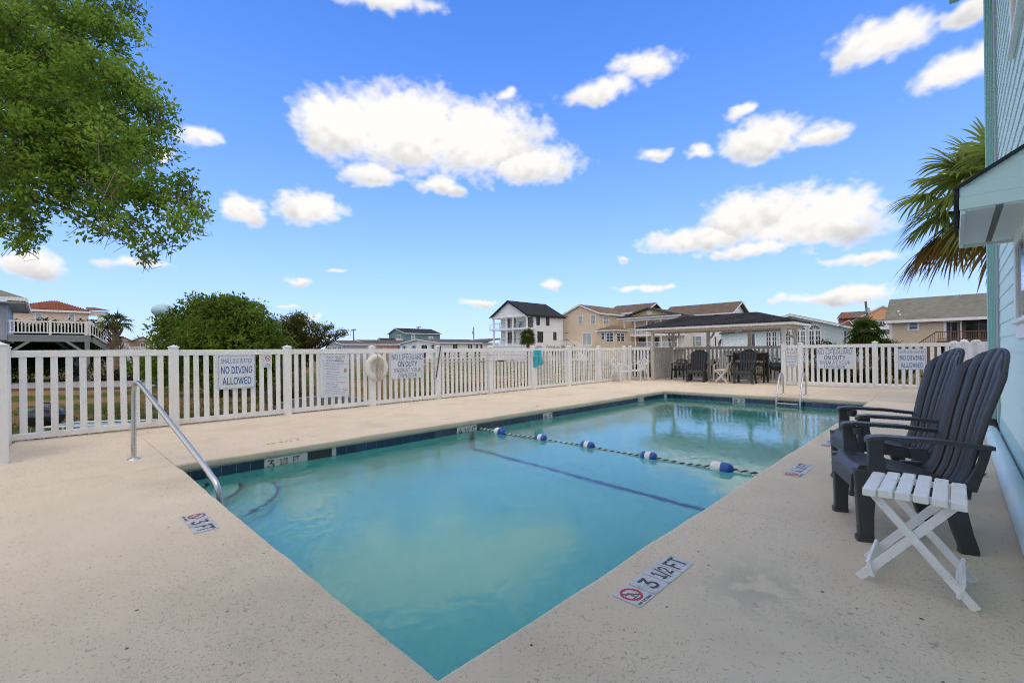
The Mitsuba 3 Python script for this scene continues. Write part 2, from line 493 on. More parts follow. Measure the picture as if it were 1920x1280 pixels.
def basin():
    ms = []
    fl = [trimesh.Trimesh(np.array([(a[0], W0y, a[1]), (b[0], W0y, b[1]), (b[0], W1y, b[1]), (a[0], W1y, a[1])]), [(0, 1, 2), (0, 2, 3)], process=False) for a, b in zip(FL[:-1], FL[1:])]
    side = Polygon(FL + [(W1x, -.10), (W0x, -.10)])
    v, f = trimesh.creation.triangulate_polygon(side, engine='earcut')
    for y in (W0y, W1y):
        ms.append(trimesh.Trimesh(np.c_[v[:, 0], np.full(len(v), y), v[:, 1]], f, process=False))
    for x, z in ((W0x, FL[0][1]), (W1x, FL[-1][1])):
        ms.append(trimesh.Trimesh(np.array([(x, W0y, z), (x, W1y, z), (x, W1y, -.1), (x, W0y, -.1)]), [(0, 1, 2), (0, 2, 3)], process=False))
    return cat(fl, ms)


scene[pool] = mikit.ply(basin(), 'mat_plaster')
# curved entry steps in the corner, each with a dark tiled nosing
for r, z in ((1.04, -.97), (.66, -.72), (.33, -.46)):
    arc = [(W0x + .001 + r * math.cos(t), W1y - .001 - r * math.sin(t)) for t in np.linspace(0, PI / 2, 24)]
    put(pool, 'step', prism(Polygon([(W0x + .001, W1y - .001)] + arc), .26, (0, 0, z - .26), (1, 0, 0), (0, 1, 0)), 'mat_plaster')
    ring = Polygon(arc + [(W0x + .001 + (r - .042) * math.cos(t), W1y - .001 - (r - .042) * math.sin(t)) for t in np.linspace(PI / 2, 0, 24)])
    put(pool, 'step_nosing', prism(ring, .006, (0, 0, z), (1, 0, 0), (0, 1, 0)), 'mat_navy_tile')
# dark line where the floor starts to fall away
put(pool, 'floor_stripe', cat(B(5.235, 5.325, W0y + .001, W1y - .001, -1.57, -1.545), B(5.235, 5.325, W1y - .012, W1y - .001, -1.55, -.25), B(5.235, 5.325, W0y + .001, W0y + .012, -1.55, -.25)), 'mat_navy_tile')
struct('water', sheet(sbox(W0x - .05, W0y - .05, W1x + .05, W1y + .05), WZ), 'mat_water')
# waterline tiles, six inches each
TZ0, TZ1 = -.245, -.098
tile_m = RB(-.0735, .0735, -.012, .0, TZ0, TZ1, .003)
tiles = {i: mikit.ply(tile_m, f'mat_tile_{i}') for i in range(4)}
tile_e = RB(-.012, .0, -.0735, .0735, TZ0, TZ1, .003)
tiles_e = {i: mikit.ply(tile_e, f'mat_tile_{i}') for i in range(4)}
LT = {1.94: '3', 2.09: '1/2', 2.24: 'FT', 5.0: '4', 5.15: '1/2', 5.3: 'FT', 7.36: '6', 7.51: 'FT', 11.2: '8', 11.35: 'FT'}


def closest(x, d):
    for k in d:
        if abs(k - x) < .0765:
            return k


SKIM = (2.43, 2.73)
tw = mikit.ply(tile_m, 'mat_label')
twe = mikit.ply(tile_e, 'mat_label')
used = set()
x = W0x + .08
while x < W1x - .07:
    if not (SKIM[0] - .05 < x < SKIM[1] + .05):
        k = closest(x, LT)
        if k and k not in used:
            used.add(k)
            t = put(pool, 'depth_tile', moved(tw, x, W1y), None)
            put(t, 'lettering', on(textm(LT[k], .085 if len(LT[k]) < 3 else .10, .095, .002), (x, W1y - .0121, -.168), (1, 0, 0), (0, 0, 1)), 'mat_ink')
        else:
            put(pool, 'tile', moved(tiles[int(rng.choice(4, p=[.35, .3, .15, .2]))], x, W1y), None)
    x += .1524
LE = {2.0 + 2.05: '8', 1.9 + 2.0: 'FT'}
LE = {4.12: '8', 3.95: 'FT'}
y, usede = W0y + .08, set()
while y < W1y - .07:
    k = closest(y, LE)
    if k and k not in usede:
        usede.add(k)
        t = put(pool, 'depth_tile', moved(twe, W1x, y), None)
        put(t, 'lettering', on(textm(LE[k], .085, .095, .002), (W1x - .0121, y, -.168), (0, -1, 0), (0, 0, 1)), 'mat_ink')
    else:
        put(pool, 'tile', moved(tiles_e[int(rng.choice(4, p=[.35, .3, .15, .2]))], W1x, y), None)
    y += .1524
put(pool, 'tile_band', cat([RB(x - .0735, x + .0735, W0y, W0y + .012, TZ0, TZ1, .003) for x in np.arange(W0x + .08, W1x - .07, .1524)], [RB(W0x, W0x + .012, y - .0735, y + .0735, TZ0, TZ1, .003) for y in np.arange(W0y + .08, W1y - .07, .1524)]), 'mat_tile_1', kind='stuff')
put(pool, 'grout', cat(B(W0x, W1x, W1y - .004, W1y + .01, TZ0, -.094), B(W1x - .004, W1x + .01, W0y, W1y, TZ0, -.094)), 'mat_grout')
put(pool, 'skimmer', cat(B(SKIM[0], SKIM[1], W1y - .007, W1y - .0045, TZ0, -.099), B(SKIM[0] - .012, SKIM[0], W1y - .012, W1y, TZ0, -.099), B(SKIM[1], SKIM[1] + .012, W1y - .012, W1y, TZ0, -.099), B(2.575, 2.585, W1y - .011, W1y - .007, TZ0, -.099)), 'mat_rubber')


# depth markers set into the deck
def no_diving(c, r, z=.004):
    o = Polygon([(c[0] + r * math.cos(t), c[1] + r * math.sin(t)) for t in np.linspace(0, 2 * PI, 36)[:-1]])
    i = Polygon([(c[0] + .76 * r * math.cos(t), c[1] + .76 * r * math.sin(t)) for t in np.linspace(0, 2 * PI, 36)[:-1]])
    bar = LineString([(c[0] - .6 * r, c[1] + .6 * r), (c[0] + .6 * r, c[1] - .6 * r)]).buffer(.09 * r, cap_style='flat')
    red = unary_union([o.difference(i), bar])
    man = unary_union([LineString([(c[0] - .5 * r, c[1] + .25 * r), (c[0] - .1 * r, c[1] + .3 * r), (c[0] + .15 * r, c[1] - .05 * r), (c[0] + .4 * r, c[1] - .38 * r)]).buffer(.07 * r), LineString([(c[0] - .05 * r, c[1] + .2 * r), (c[0] - .15 * r, c[1] - .35 * r)]).buffer(.06 * r), sbox(c[0] - .62 * r, c[1] - .56 * r, c[0] + .3 * r, c[1] - .47 * r)]).difference(bar)
    ex = lambda pg, d: cat([trimesh.creation.extrude_polygon(q, d, engine='earcut') for q in getattr(pg, 'geoms', [pg])])
    return ex(red, .0016), ex(man, .0012)


def marker(name, label, org, ax, ay, chars, small=True):
    k = thing(name, label, 'depth marker')
    n = len(chars) + 1
    for i in range(n):
        put(k, 'marker_tile', on(RB(i * .1524 + .003, (i + 1) * .1524 - .003, 0, .1524, 0, .0025, .0006), org, ax, ay), 'mat_label')
    red, man = no_diving((.072, .088), .056)
    put(k, 'grout_bed', on(B(.002, n * .1524 - .002, .001, .151, -.0008, .0006), org, ax, ay), 'mat_joint')
    off = np.array(org) + np.array([0, 0, .0025])
    put(k, 'prohibition_ring', on(red, off, ax, ay), 'mat_red')
    put(k, 'diver_symbol', on(man, off, ax, ay), 'mat_ink')
    tx = []
    t = textm('NO DIVING', .12, .015, .001)
    t.apply_translation((.075, .016, 0))
    tx.append(t)
    for i, ch in enumerate(chars):
        t = textm(ch, .07 if len(ch) == 1 else .115, .105, .001)
        t.apply_translation(((i + 1.5) * .1524, .076, 0))
        tx.append(t)
    put(k, 'lettering', on(cat(tx), off, ax, ay), 'mat_ink')


marker('depth_marker', 'white 3 1/2 FT depth marker in the near right deck', (1.925, 1.06, .001), (1, 0, 0), (0, 1, 0), ['3', '1/2', 'FT'])
marker('depth_marker', 'white 4 1/2 FT depth marker in the deck in front of the dark chairs', (4.88, 1.035, .001), (1, 0, 0), (0, 1, 0), ['4', '1/2', 'FT'])
marker('depth_marker', 'white 6 FT depth marker in the deck beyond the two dark chairs', (6.62, 1.05, .001), (1, 0, 0), (0, 1, 0), ['6', 'FT'])
marker('depth_marker', 'white 3 FT depth marker in the near left deck beside the handrail', (.69, 4.13, .001), (0, -1, 0), (1, 0, 0), ['3', 'FT'])
for (x0, y0, word, lab) in ((2.52, 6.62, '3 1/2 FT', 'worn dark depth lettering left on the deck above the skimmer opening'), (5.45, 6.6, '4 1/2 FT', 'worn dark deck lettering above the white 4 1/2 FT waterline tiles'), (7.75, 6.55, '6 FT', 'faint worn deck lettering above the white 6 FT waterline tile')):
    t = textm(word, .46, .085, .001)
    # only flecks of the paint are left
    keep = meshkit.noise(np.c_[t.triangles_center[:, :2] * 22, np.full(len(t.faces), x0)], 3) > .47
    t = trimesh.Trimesh(t.vertices, t.faces[keep], process=False)
    single('worn_depth_lettering', lab, 'lettering', on(t, (x0 - .25, y0, .001), (-1, 0, 0), (0, -1, 0)), 'mat_worn_ink')
single('worn_no_diving_plate', 'faint worn no diving plate outline on the left deck near the skimmer', 'deck plate', cat(B(2.28, 2.62, 6.80, 6.803, 0, .0012), B(2.28, 2.283, 6.73, 6.80, 0, .0012), B(2.36, 2.52, 6.74, 6.743, 0, .0012)), 'mat_worn_ink')

# ------------------------------------------------------------------ fences
picket = mikit.ply(RB(-.040, .040, -.011, .011, .115, 1.203, .004), 'mat_vinyl')
picket_e = mikit.ply(RB(-.011, .011, -.040, .040, .115, 1.203, .004), 'mat_vinyl')
cap = cat(RB(-.075, .075, -.075, .075, 1.335, 1.352, .003), hull([(-.068, -.068, 1.352), (.068, -.068, 1.352), (-.068, .068, 1.352), (.068, .068, 1.352), (0, 0, 1.383)]))
post_m = mikit.ply(RB(-.0635, .0635, -.0635, .0635, -.02, 1.335, .005), 'mat_vinyl')
cap_m = mikit.ply(cap, 'mat_vinyl')


def post(k, x, y, z=0):
    p = put(k, 'post', moved(post_m, x, y, z), None)
    put(p, 'post_cap', moved(cap_m, x, y, z), None)


def panel(k, p, q, posts=(True, True), z=0, n=None, post_gap=.0635):
    """one fence panel between the post centres p and q (both along x or along y)"""
    p, q = np.array(p, float), np.array(q, float)
    L = np.linalg.norm(q - p)
    d = (q - p) / L
    a, b = p + d * post_gap, q - d * post_gap
    along_x = abs(d[0]) > .5
    assert abs(d[0]) > .9 or abs(d[1]) > .9
    th = .0225
    for z0, z1 in ((.03, .118), (1.20, 1.30)):
        put(k, 'rail', RB(min(a[0], b[0]) - (0 if along_x else th), max(a[0], b[0]) + (0 if along_x else th), min(a[1], b[1]) - (th if along_x else 0), max(a[1], b[1]) + (th if along_x else 0), z + z0, z + z1, .004), 'mat_vinyl')
    Lc = np.linalg.norm(b - a)
    n = n or max(1, round((Lc - .07) / .155))
    gap = (Lc - n * .08) / (n + 1)
    for i in range(n):
        c = a + d * (gap + .04 + i * (.08 + gap))
        d_ = picket if along_x else picket_e
        put(k, 'picket', {**d_, 'to_world': T().translate([float(c[0]), float(c[1]), z]).rotate([0, 1, 0] if along_x else [1, 0, 0], float(rng.normal() * .22))}, None)
    for e, w in zip((p, q), posts):
        if w:
            post(k, *e, z)


FX = [-.31 + 1.835 * i for i in range(10)]
FX.append(16.70)
FX[0] = -.40
FY = 9.52
lf = thing('picket_fence', 'long white vinyl picket fence along the left side of the pool carrying the signs', 'fence')
for i in range(10):
    panel(lf, (FX[i], FY), (FX[i + 1], FY), (True, False))
post(lf, FX[10], FY)
put(lf, 'gate_post', moved(post_m, -.36, 7.76), None)
put(lf, 'gate_post_cap', moved(cap_m, -.36, 7.76), None)
gt = thing('fence_gate', 'white vinyl picket gate seen edge on at the left picture edge', 'gate')
panel(gt, (-.40, 7.79), (-.40, 9.49), (False, False), post_gap=.075)
put(gt, 'hinge', cat(B(-.46, -.425, 7.70, 7.74, 1.02, 1.2), B(-.46, -.425, 7.70, 7.74, .12, .24)), 'mat_trim')
sf = thing('picket_fence', 'short white picket fence run behind the two white plastic chairs', 'fence')
panel(sf, (16.70, 9.456), (16.72, 8.62), (False, False), post_gap=.02)
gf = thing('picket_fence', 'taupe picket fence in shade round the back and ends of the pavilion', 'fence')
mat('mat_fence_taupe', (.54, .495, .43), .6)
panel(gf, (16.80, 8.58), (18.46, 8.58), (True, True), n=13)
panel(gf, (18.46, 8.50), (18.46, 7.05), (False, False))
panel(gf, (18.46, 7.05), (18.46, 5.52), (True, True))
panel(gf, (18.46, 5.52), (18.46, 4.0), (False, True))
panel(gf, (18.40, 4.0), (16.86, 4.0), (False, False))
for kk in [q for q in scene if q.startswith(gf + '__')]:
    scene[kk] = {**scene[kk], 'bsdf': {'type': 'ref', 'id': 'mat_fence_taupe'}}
rf = thing('picket_fence', 'white picket fence at the far right end of the pool beside the ladder', 'fence')
post(rf, 16.78, 4.0)
panel(rf, (16.78, 4.0), (16.78, 3.53), (False, True))
panel(rf, (16.78, 3.53), (16.72, 1.66), (False, True))
panel(rf, (16.72, 1.66), (16.72, -.17), (False, True))
panel(rf, (16.72, -.17), (16.72, -2.0), (False, True))
pf = thing('privacy_fence', 'solid white vinyl privacy fence with domed posts beyond the dark chairs', 'fence')
for i, (px, py, hh) in enumerate(((16.2, .02, 1.29), (15.95, -.16, 1.30), (15.6, -.36, 1.31), (15.2, -.62, 1.32), (14.7, -.95, 1.33))):
    put(pf, 'post', cat(RB(px - .07, px + .07, py - .07, py + .07, -.05, hh, .01), lathe([(0.0001, hh + .05), (.05, hh + .04), (.085, hh + .01), (.09, hh - .02), (.0001, hh - .02)], 20).apply_translation((px, py, 0))), 'mat_vinyl', smooth=35)
    if i:
        qx, qy, _ = prev
        for j in range(3):
            a, b = np.array([qx, qy]) + (np.array([px, py]) - [qx, qy]) * (j / 3 + .01), np.array([qx, qy]) + (np.array([px, py]) - [qx, qy]) * ((j + 1) / 3 - .01)
            put(pf, 'board', beam((*a, .63), (*b, .63), .022, 1.16), 'mat_vinyl')
        put(pf, 'rail', beam((qx, qy, hh - .06), (px, py, hh - .06), .045, .09), 'mat_vinyl')
    prev = (px, py, hh)

# ------------------------------------------------------------------ signs on the fences
SX, SZ = (1, 0, 0), (0, 0, 1)


def sign(name, label, org, ax, w, h, lines, thick=.004, border=None, mat_plate='mat_sign', posts_=True):
    """org: the centre of the plate's face; lines: (text, width, height, dx, dz, material)"""
    k = thing(name, label, 'sign')
    r = .02
    pl = Polygon([(sx * (w / 2 - r) + r * math.cos(t), sy * (h / 2 - r) + r * math.sin(t)) for sx, sy, t0 in ((1, 1, 0), (-1, 1, PI / 2), (-1, -1, PI), (1, -1, 1.5 * PI)) for t in np.linspace(t0, t0 + PI / 2, 6)])
    nrm = np.cross(ax, SZ)
    put(k, 'plate', prism(pl, thick, np.array(org) - nrm * thick, ax, SZ), mat_plate)
    if border:
        fr = Polygon(pl.buffer(-.012).exterior.coords, [pl.buffer(-.018).exterior.coords])
        put(k, 'border', prism(fr, .001, np.array(org), ax, SZ), border)
    by = {}
    for tx, lw, lh, dx, dz, m in lines:
        t = textm(tx, lw, lh, .0015, lh > .13 and lw < .6)
        t.apply_translation((dx, dz, 0))
        by.setdefault(m, []).append(t)
    for m, ts in by.items():
        put(k, 'lettering', on(cat(ts), org, ax, SZ), m)
    sc = [trimesh.creation.icosphere(1, .009).apply_translation(np.array(org) + np.array(ax) * sx * (w / 2 - .03) + np.array([0, 0, sy * (h / 2 - .03)])) for sx in (-1, 1) for sy in (-1, 1)]
    put(k, 'screw', cat(sc), 'mat_conduit')
    return k


YF = 9.478
shallow = [('SHALLOW WATER', .51, .085, 0, .20, 'mat_bluewriting'), ('NO DIVING', .51, .135, 0, .035, 'mat_bluewriting'), ('ALLOWED', .47, .135, 0, -.165, 'mat_bluewriting')]
sign('warning_sign', 'blue lettered shallow water no diving allowed sign on the long left fence', (2.465, YF, .89), SX, .61, .62, shallow, border='mat_bluewriting')
k = sign('no_smoking_sign', 'small white no smoking sign beside the left shallow water sign', (2.99, YF, 1.075), SX, .15, .24, [('NO', .055, .025, 0, -.055, 'mat_ink'), ('SMOKING', .11, .025, 0, -.09, 'mat_ink')])
ring = Polygon([(.05 * math.cos(t), .05 * math.sin(t)) for t in np.linspace(0, 2 * PI, 32)[:-1]]).difference(Polygon([(.039 * math.cos(t), .039 * math.sin(t)) for t in np.linspace(0, 2 * PI, 32)[:-1]]))
put(k, 'prohibition_ring', cat(prism(ring, .0015, (2.99, YF, 1.125), SX, SZ), on(trimesh.creation.extrude_polygon(LineString([(-.033, .033), (.033, -.033)]).buffer(.005), .0016, engine='earcut'), (2.99, YF, 1.125), SX, SZ)), 'mat_red')
put(k, 'cigarette_symbol', prism(sbox(-.03, -.006, .025, .004), .001, (2.99, YF, 1.125), SX, SZ), 'mat_ink')
nolife = [('NO LIFEGUARD', .86, .145, 0, .205, 'mat_navy'), ('ON DUTY', .54, .135, 0, .035, 'mat_navy'), ('SWIM AT YOUR', .76, .105, 0, -.115, 'mat_navy'), ('OWN RISK', .53, .10, 0, -.235, 'mat_navy')]
sign('lifeguard_sign', 'white no lifeguard on duty sign on the left fence right of the life ring', (6.11, YF, .90), SX, .93, .62, nolife)
k = sign('pool_rules_sign', 'tall white pool rules notice of many small text lines on the left fence', (4.31, YF, .735), SX, .63, .90, [('POOL RULES', .42, .05, .02, .395, 'mat_navy')])
r2 = np.random.default_rng(3)
words, hand = [], []
z = .335
while z > -.43:
    x = -.22 + (.03 if r2.random() < .4 else 0)
    words.append(sbox(-.255, z - .004, -.242, z + .004))
    end = r2.choice([.05, .2, .24, .26, .1])
    while x < end:
        w = r2.uniform(.018, .055)
        words.append(sbox(x, z - .004, x + w, z + .0045))
        x += w + .008
    z -= r2.choice([.029, .036, .04])
for (hx, hz, n) in ((.03, .345, 7), (.0, .31, 11), (.02, -.20, 2), (.15, -.17, 2), (-.03, -.245, 2), (.19, -.325, 5)):
    for i in range(n):
        hand.append(LineString([(hx + i * .018, hz - .009), (hx + i * .018 + .006, hz + .010 * r2.choice([1, .4])), (hx + i * .018 + .012, hz - .007)]).buffer(.0028))
ex = lambda gs, d: cat([trimesh.creation.extrude_polygon(q, d, engine='earcut') for u_ in gs for q in getattr(u_, 'geoms', [u_])])
put(k, 'small_print', on(ex(words, .001), (4.31, YF, .735), SX, SZ), 'mat_bluewriting', kind='stuff')
put(k, 'handwriting', on(ex(hand, .0014), (4.31, YF, .735), SX, SZ), 'mat_ink')
put(k, 'sticker', on(ex([sbox(.20, .06, .265, .145)], .0016), (4.31, YF, .735), SX, SZ), 'mat_sticker')
XF = 16.78 - .022
EX = (0, -1, 0)
sign('wash_sand_sign', 'white please wash sand off before entering pool sign behind the pool ladder', (XF - .006, 3.765, .88), EX, .36, .54, [('PLEASE', .27, .07, 0, .17, 'mat_red'), ('WASH SAND', .29, .05, 0, .065, 'mat_ink'), ('OFF BEFORE', .29, .05, 0, -.025, 'mat_ink'), ('ENTERING', .24, .05, 0, -.115, 'mat_ink'), ('POOL', .14, .05, 0, -.205, 'mat_ink')], border='mat_ink')
sign('lifeguard_sign', 'white no lifeguard on duty sign on the far right fence', (16.72 - .02, 2.62, .865), EX, .90, .60, nolife)
sign('warning_sign', 'blue lettered shallow water no diving allowed sign partly behind a dark chair', (16.72 - .024, .86, .86), EX, .60, .58, shallow, border='mat_bluewriting')

# ------------------------------------------------------------------ things on the left fence
lr = thing('life_ring', 'white life ring buoy with coiled rope hanging on a left fence post', 'life ring')
tor = trimesh.creation.torus(.215, .068, major_sections=48, minor_sections=16)
tor.apply_scale((1, 1.08, .62))
LC = (5.24, 9.395, .875)
put(lr, 'ring', on(tor, LC, SX, SZ), 'mat_floatwhite', smooth=True)
put(lr, 'band', cat([on(trimesh.creation.torus(.073, .006, major_sections=24, minor_sections=6).apply_transform(trimesh.transformations.rotation_matrix(PI / 2, [1, 0, 0])).apply_scale((1, .66, 1)), np.array(LC) + np.array([.215 * math.cos(a), 0, .232 * math.sin(a)]), (-math.sin(a), 0, math.cos(a)), (0, -1, 0)) for a in (.05, PI - .05)]), 'mat_ropewhite', smooth=True)
coil = []
for i in range(5):
    w, h = .035 + .017 * i, .21 + .02 * (i % 3)
    a = np.linspace(0, 2 * PI, 26)
    coil.append(tube(np.c_[LC[0] + .012 * (i - 2) + w * np.cos(a) * (1 + .2 * np.sin(a)), np.full(26, 9.325 - .006 * i), .87 - .05 * (i % 2) + h * np.sin(a)], .007, 6))
coil.append(tube(curve([(5.02, 9.37, .75), (5.08, 9.35, .62), (5.2, 9.33, .57), (5.32, 9.33, .60), (5.46, 9.36, .70), (5.52, 9.40, .74)], 30), .007, 6))
coil.append(tube(curve([(5.24, 9.45, 1.22), (5.24, 9.36, 1.18), (5.245, 9.32, 1.06), (5.23, 9.32, .9)], 16), .006, 6))
mat('mat_ropetan', (.50, .42, .32), .85)
put(lr, 'rope', cat(coil), 'mat_ropetan', smooth=True)
st = thing('black_pole', 'thin black pole leaning upright against the left fence right of the lifeguard sign', 'pole')
put(st, 'shaft', tube([(7.05, 9.40, 1.375), (6.90, 9.40, .62)], .014, 8), 'mat_blackpole', smooth=True)
put(st, 'tip', tube([(6.90, 9.40, .62), (6.885, 9.40, .55)], [.018, .008], 8), 'mat_rubber', smooth=True)
hk = thing('rescue_hook', 'thin pale shepherd crook rescue pole hung high along the left fence', 'rescue pole')
put(hk, 'shaft', tube(curve([(6.55, 9.43, .90), (6.78, 9.43, 1.0), (7.4, 9.42, 1.12), (8.5, 9.42, 1.125), (9.6, 9.42, 1.115), (10.7, 9.42, 1.045), (11.6, 9.42, 1.03)], 40), .014, 8), 'mat_alupole', smooth=True)
put(hk, 'crook', tube(curve([(6.55, 9.43, .90), (6.46, 9.43, .84), (6.44, 9.43, .76), (6.5, 9.43, .71)], 14), .012, 8), 'mat_alupole', smooth=True)
sk = thing('skimmer_pole', 'straight pale skimmer pole with a dark brush head hung low on the left fence', 'pool pole')
put(sk, 'shaft', tube([(7.2, 9.42, .95), (9.2, 9.41, .955), (10.35, 9.42, .96)], .015, 8), 'mat_alupole', smooth=True)
put(sk, 'brush', cat(B(9.05, 9.35, 9.37, 9.41, .915, .935), B(9.12, 9.28, 9.38, 9.42, .935, .955), B(8.35, 8.6, 9.39, 9.42, .915, .928)), 'mat_blackpole')
put(sk, 'hook', cat([B(a, a + .03, 9.41, 9.478, .93, .965) for a in (7.9, 9.7)]), 'mat_blackpole')
tw_ = thing('turquoise_float', 'folded turquoise pool float hanging over the left fence', 'pool float')
gx, gz = np.meshgrid(np.linspace(0, 1, 22), np.linspace(0, 1, 16))
xx = 10.66 + .40 * gx + .03 * gz * (gx - .3)
zz = 1.225 - (.50 - .08 * gx + .05 * np.sin(gx * 9)) * gz
yy = 9.455 - .045 * np.sin(gx * PI) - .028 * np.sin(gx * 17 + gz * 2) - .02 * gz
v = np.c_[xx.ravel(), yy.ravel(), zz.ravel()]
f = [q for i in range(15) for j in range(21) for q in ((i * 22 + j, i * 22 + j + 1, (i + 1) * 22 + j + 1), (i * 22 + j, (i + 1) * 22 + j + 1, (i + 1) * 22 + j))]
fr = trimesh.Trimesh(v, f, process=False)
bk = fr.copy()
bk.vertices[:, 1] += .03
bk.invert()
put(tw_, 'sheet', cat(fr, bk), 'mat_aqua', smooth=True)
put(tw_, 'edge_strap', cat(tube(np.c_[xx[:, -1], yy[:, -1], zz[:, -1]], .012, 6), tube(np.c_[xx[:, 8], yy[:, 8] - .012, zz[:, 8]], .012, 6)), 'mat_aqua_dark', smooth=True)

# ------------------------------------------------------------------ float line across the pool
fl = thing('float_line', 'twisted safety rope with blue and white floats across the pool', 'rope')


def ropez(y):
    return WZ + .012 - .02 * math.sin((y - 1.4) / 4.74 * PI) + .018 * abs(math.sin((y - 1.4) * 3.2))


ys = np.linspace(1.36, 6.12, 360)
for ph, m in ((0, 'mat_ropewhite'), (PI, 'mat_ropeblack'), (PI * .5, 'mat_ropewhite')):
    put(fl, 'strand', tube([(5.48 + .012 * math.cos(ph + y * 62) + .03 * math.sin(y * 1.9), y, ropez(y) + .012 * math.sin(ph + y * 62)) for y in ys], .0075, 6), m, smooth=True)


def fprof(L, R, cuts, i):
    t = np.linspace(cuts[i], cuts[i + 1], 10)
    out = []
    for q in t:
        k = abs(q)
        out.append((R * (1 if k < .5 else math.sqrt(max(0, 1 - ((k - .5) / .5) ** 2)) * .9 + .1 * (1 - (k - .5) / .5)), q * L / 2))
    return out


for (y, tw2, sides) in ((5.62, True, 1), (4.73, False, 0), (3.85, False, 0), (2.86, False, 0), (1.95, True, -1)):
    L, R = (.27, .070) if tw2 else (.235, .060)
    if tw2:
        segs = [(-1, .0, 'mat_floatblue' if sides < 0 else 'mat_floatblue'), (.0, 1, 'mat_floatwhite')]
        if sides > 0:
            segs = [(-1, 0, 'mat_floatblue'), (0, 1, 'mat_floatwhite')]
    else:
        segs = [(-1, -.3, 'mat_floatblue'), (-.3, .3, 'mat_floatwhite'), (.3, 1, 'mat_floatblue')]
    first = None
    for a, b, m in segs:
        pr = fprof(L, R, [a, b], 0)
        me = lathe([(max(r, 1e-4), z) for r, z in pr], 28)
        me = on(me, (5.48 + .03 * math.sin(y * 1.9), y, WZ + .022), (1, 0, 0), (0, 0, -1))
        if first is None:
            first = put(fl, 'float', me, m, smooth=True)
        else:
            put(first, 'band', me, m, smooth=True)

# ------------------------------------------------------------------ stainless rails
hr = thing('handrail', 'bent stainless steel handrail leading down into the near left pool corner', 'handrail')
path = curve([(.71, 6.86, 0), (.712, 6.858, .30), (.714, 6.856, .60), (.716, 6.85, .78), (.722, 6.80, .87), (.735, 6.70, .895), (.755, 6.58, .865), (.80, 6.28, .745)], 56)
path2 = curve([(.80, 6.28, .745), (.93, 5.46, .405), (1.00, 5.0, .215), (1.03, 4.80, .125), (1.05, 4.70, .06), (1.065, 4.66, -.04), (1.07, 4.65, -.2), (1.07, 4.65, -.70)], 56)
put(hr, 'tube', tube(np.vstack([path[:-1], path2]), .0245, 20), 'mat_steel', smooth=True)
put(hr, 'flange', lathe([(.0245, .028), (.034, .024), (.06, .010), (.066, .0), (.0245, 0)], 28).apply_translation((.71, 6.86, .001)), 'mat_steel', smooth=40)
put(hr, 'worn_patch', tube([(.71, 6.86, .10), (.711, 6.86, .22)], .0249, 20, False), 'mat_rust', smooth=True, label='rust stained band near the base of the handrail')
ld = thing('pool_ladder', 'stainless steel pool ladder with two looped rails at the far end', 'ladder')
for y in (2.68, 3.19):
    put(ld, 'rail', tube(curve([(13.5, y + .05, 0), (13.49, y + .05, .28), (13.44, y + .045, .46), (13.32, y + .04, .55), (13.12, y + .02, .56), (12.93, y, .45), (12.72, y - .01, .20), (12.60, y - .02, .0), (12.56, y - .02, -.25), (12.56, y - .02, -1.1)], 70), .0225, 16), 'mat_steel', smooth=True)
    put(ld, 'flange', lathe([(.0225, .025), (.055, .008), (.06, 0), (.0225, 0)], 24).apply_translation((13.5, y + .05, .001)), 'mat_steel', smooth=40)
for z in (-.13, -.42, -.72):
    put(ld, 'step', RB(12.50, 12.62, 2.69, 3.14, z - .025, z, .006), 'mat_steel')

# ------------------------------------------------------------------ chairs and tables


def loft(secs):
    """(centre x, centre y, z, half x, half y) sections joined by hulls"""
    ms = []
    for s0, s1 in zip(secs[:-1], secs[1:]):
        pts = []
        for cx, cy, z, hx, hy in (s0, s1):
            r = min(hx, hy) * .35
            for sx in (-1, 1):
                for sy in (-1, 1):
                    for k in (0, .5, 1):
                        a = k * PI / 2
                        pts.append((cx + sx * (hx - r + r * math.cos(a)), cy + sy * (hy - r + r * math.sin(a)), z))
        ms.append(hull(pts))
    return cat(ms)


def interp_curve(pts):
    c = curve(pts, 60)
    s = np.r_[0, np.cumsum(np.linalg.norm(np.diff(c, axis=0), axis=1))]
    s /= s[-1]
    return lambda v: np.c_[np.interp(v, s, c[:, 0]), np.interp(v, s, c[:, 1])]


def shell_strip(fn, u0, u1, v0, v1, th, nu=7, nv=26, crown=.004):
    """a closed strip of the surface fn(u, v) -> (points, normals); u0, u1 may be functions of v"""
    v = np.linspace(v0, v1, nv)
    rows_f, rows_b = [], []
    for vv in v:
        a, b = (u(vv) if callable(u) else u for u in (u0, u1))
        q = np.linspace(-1, 1, nu)
        p, nn = fn(a + (b - a) * (q + 1) / 2, vv)
        rows_f.append(p + nn * (crown * (1 - np.abs(q) ** 4))[:, None])
        rows_b.append(p - nn * th)
    F, K = np.array(rows_f), np.array(rows_b)
    N = nu * nv
    V = np.vstack([F.reshape(-1, 3), K.reshape(-1, 3)])
    f = []
    for i in range(nv - 1):
        for j in range(nu - 1):
            a, b, c, d = i * nu + j, i * nu + j + 1, (i + 1) * nu + j + 1, (i + 1) * nu + j
            f += [(a, b, c), (a, c, d), (N + a, N + c, N + b), (N + a, N + d, N + c)]
    edge = [(i * nu) for i in range(nv)], [(i * nu + nu - 1) for i in range(nv)], list(range(nu)), list(range((nv - 1) * nu, nv * nu))
    for e in edge:
        for a, b in zip(e[:-1], e[1:]):
            f += [(a, b, N + b), (a, N + b, N + a)]
    m = trimesh.Trimesh(V, f, process=False)
    trimesh.repair.fix_normals(m)
    return m


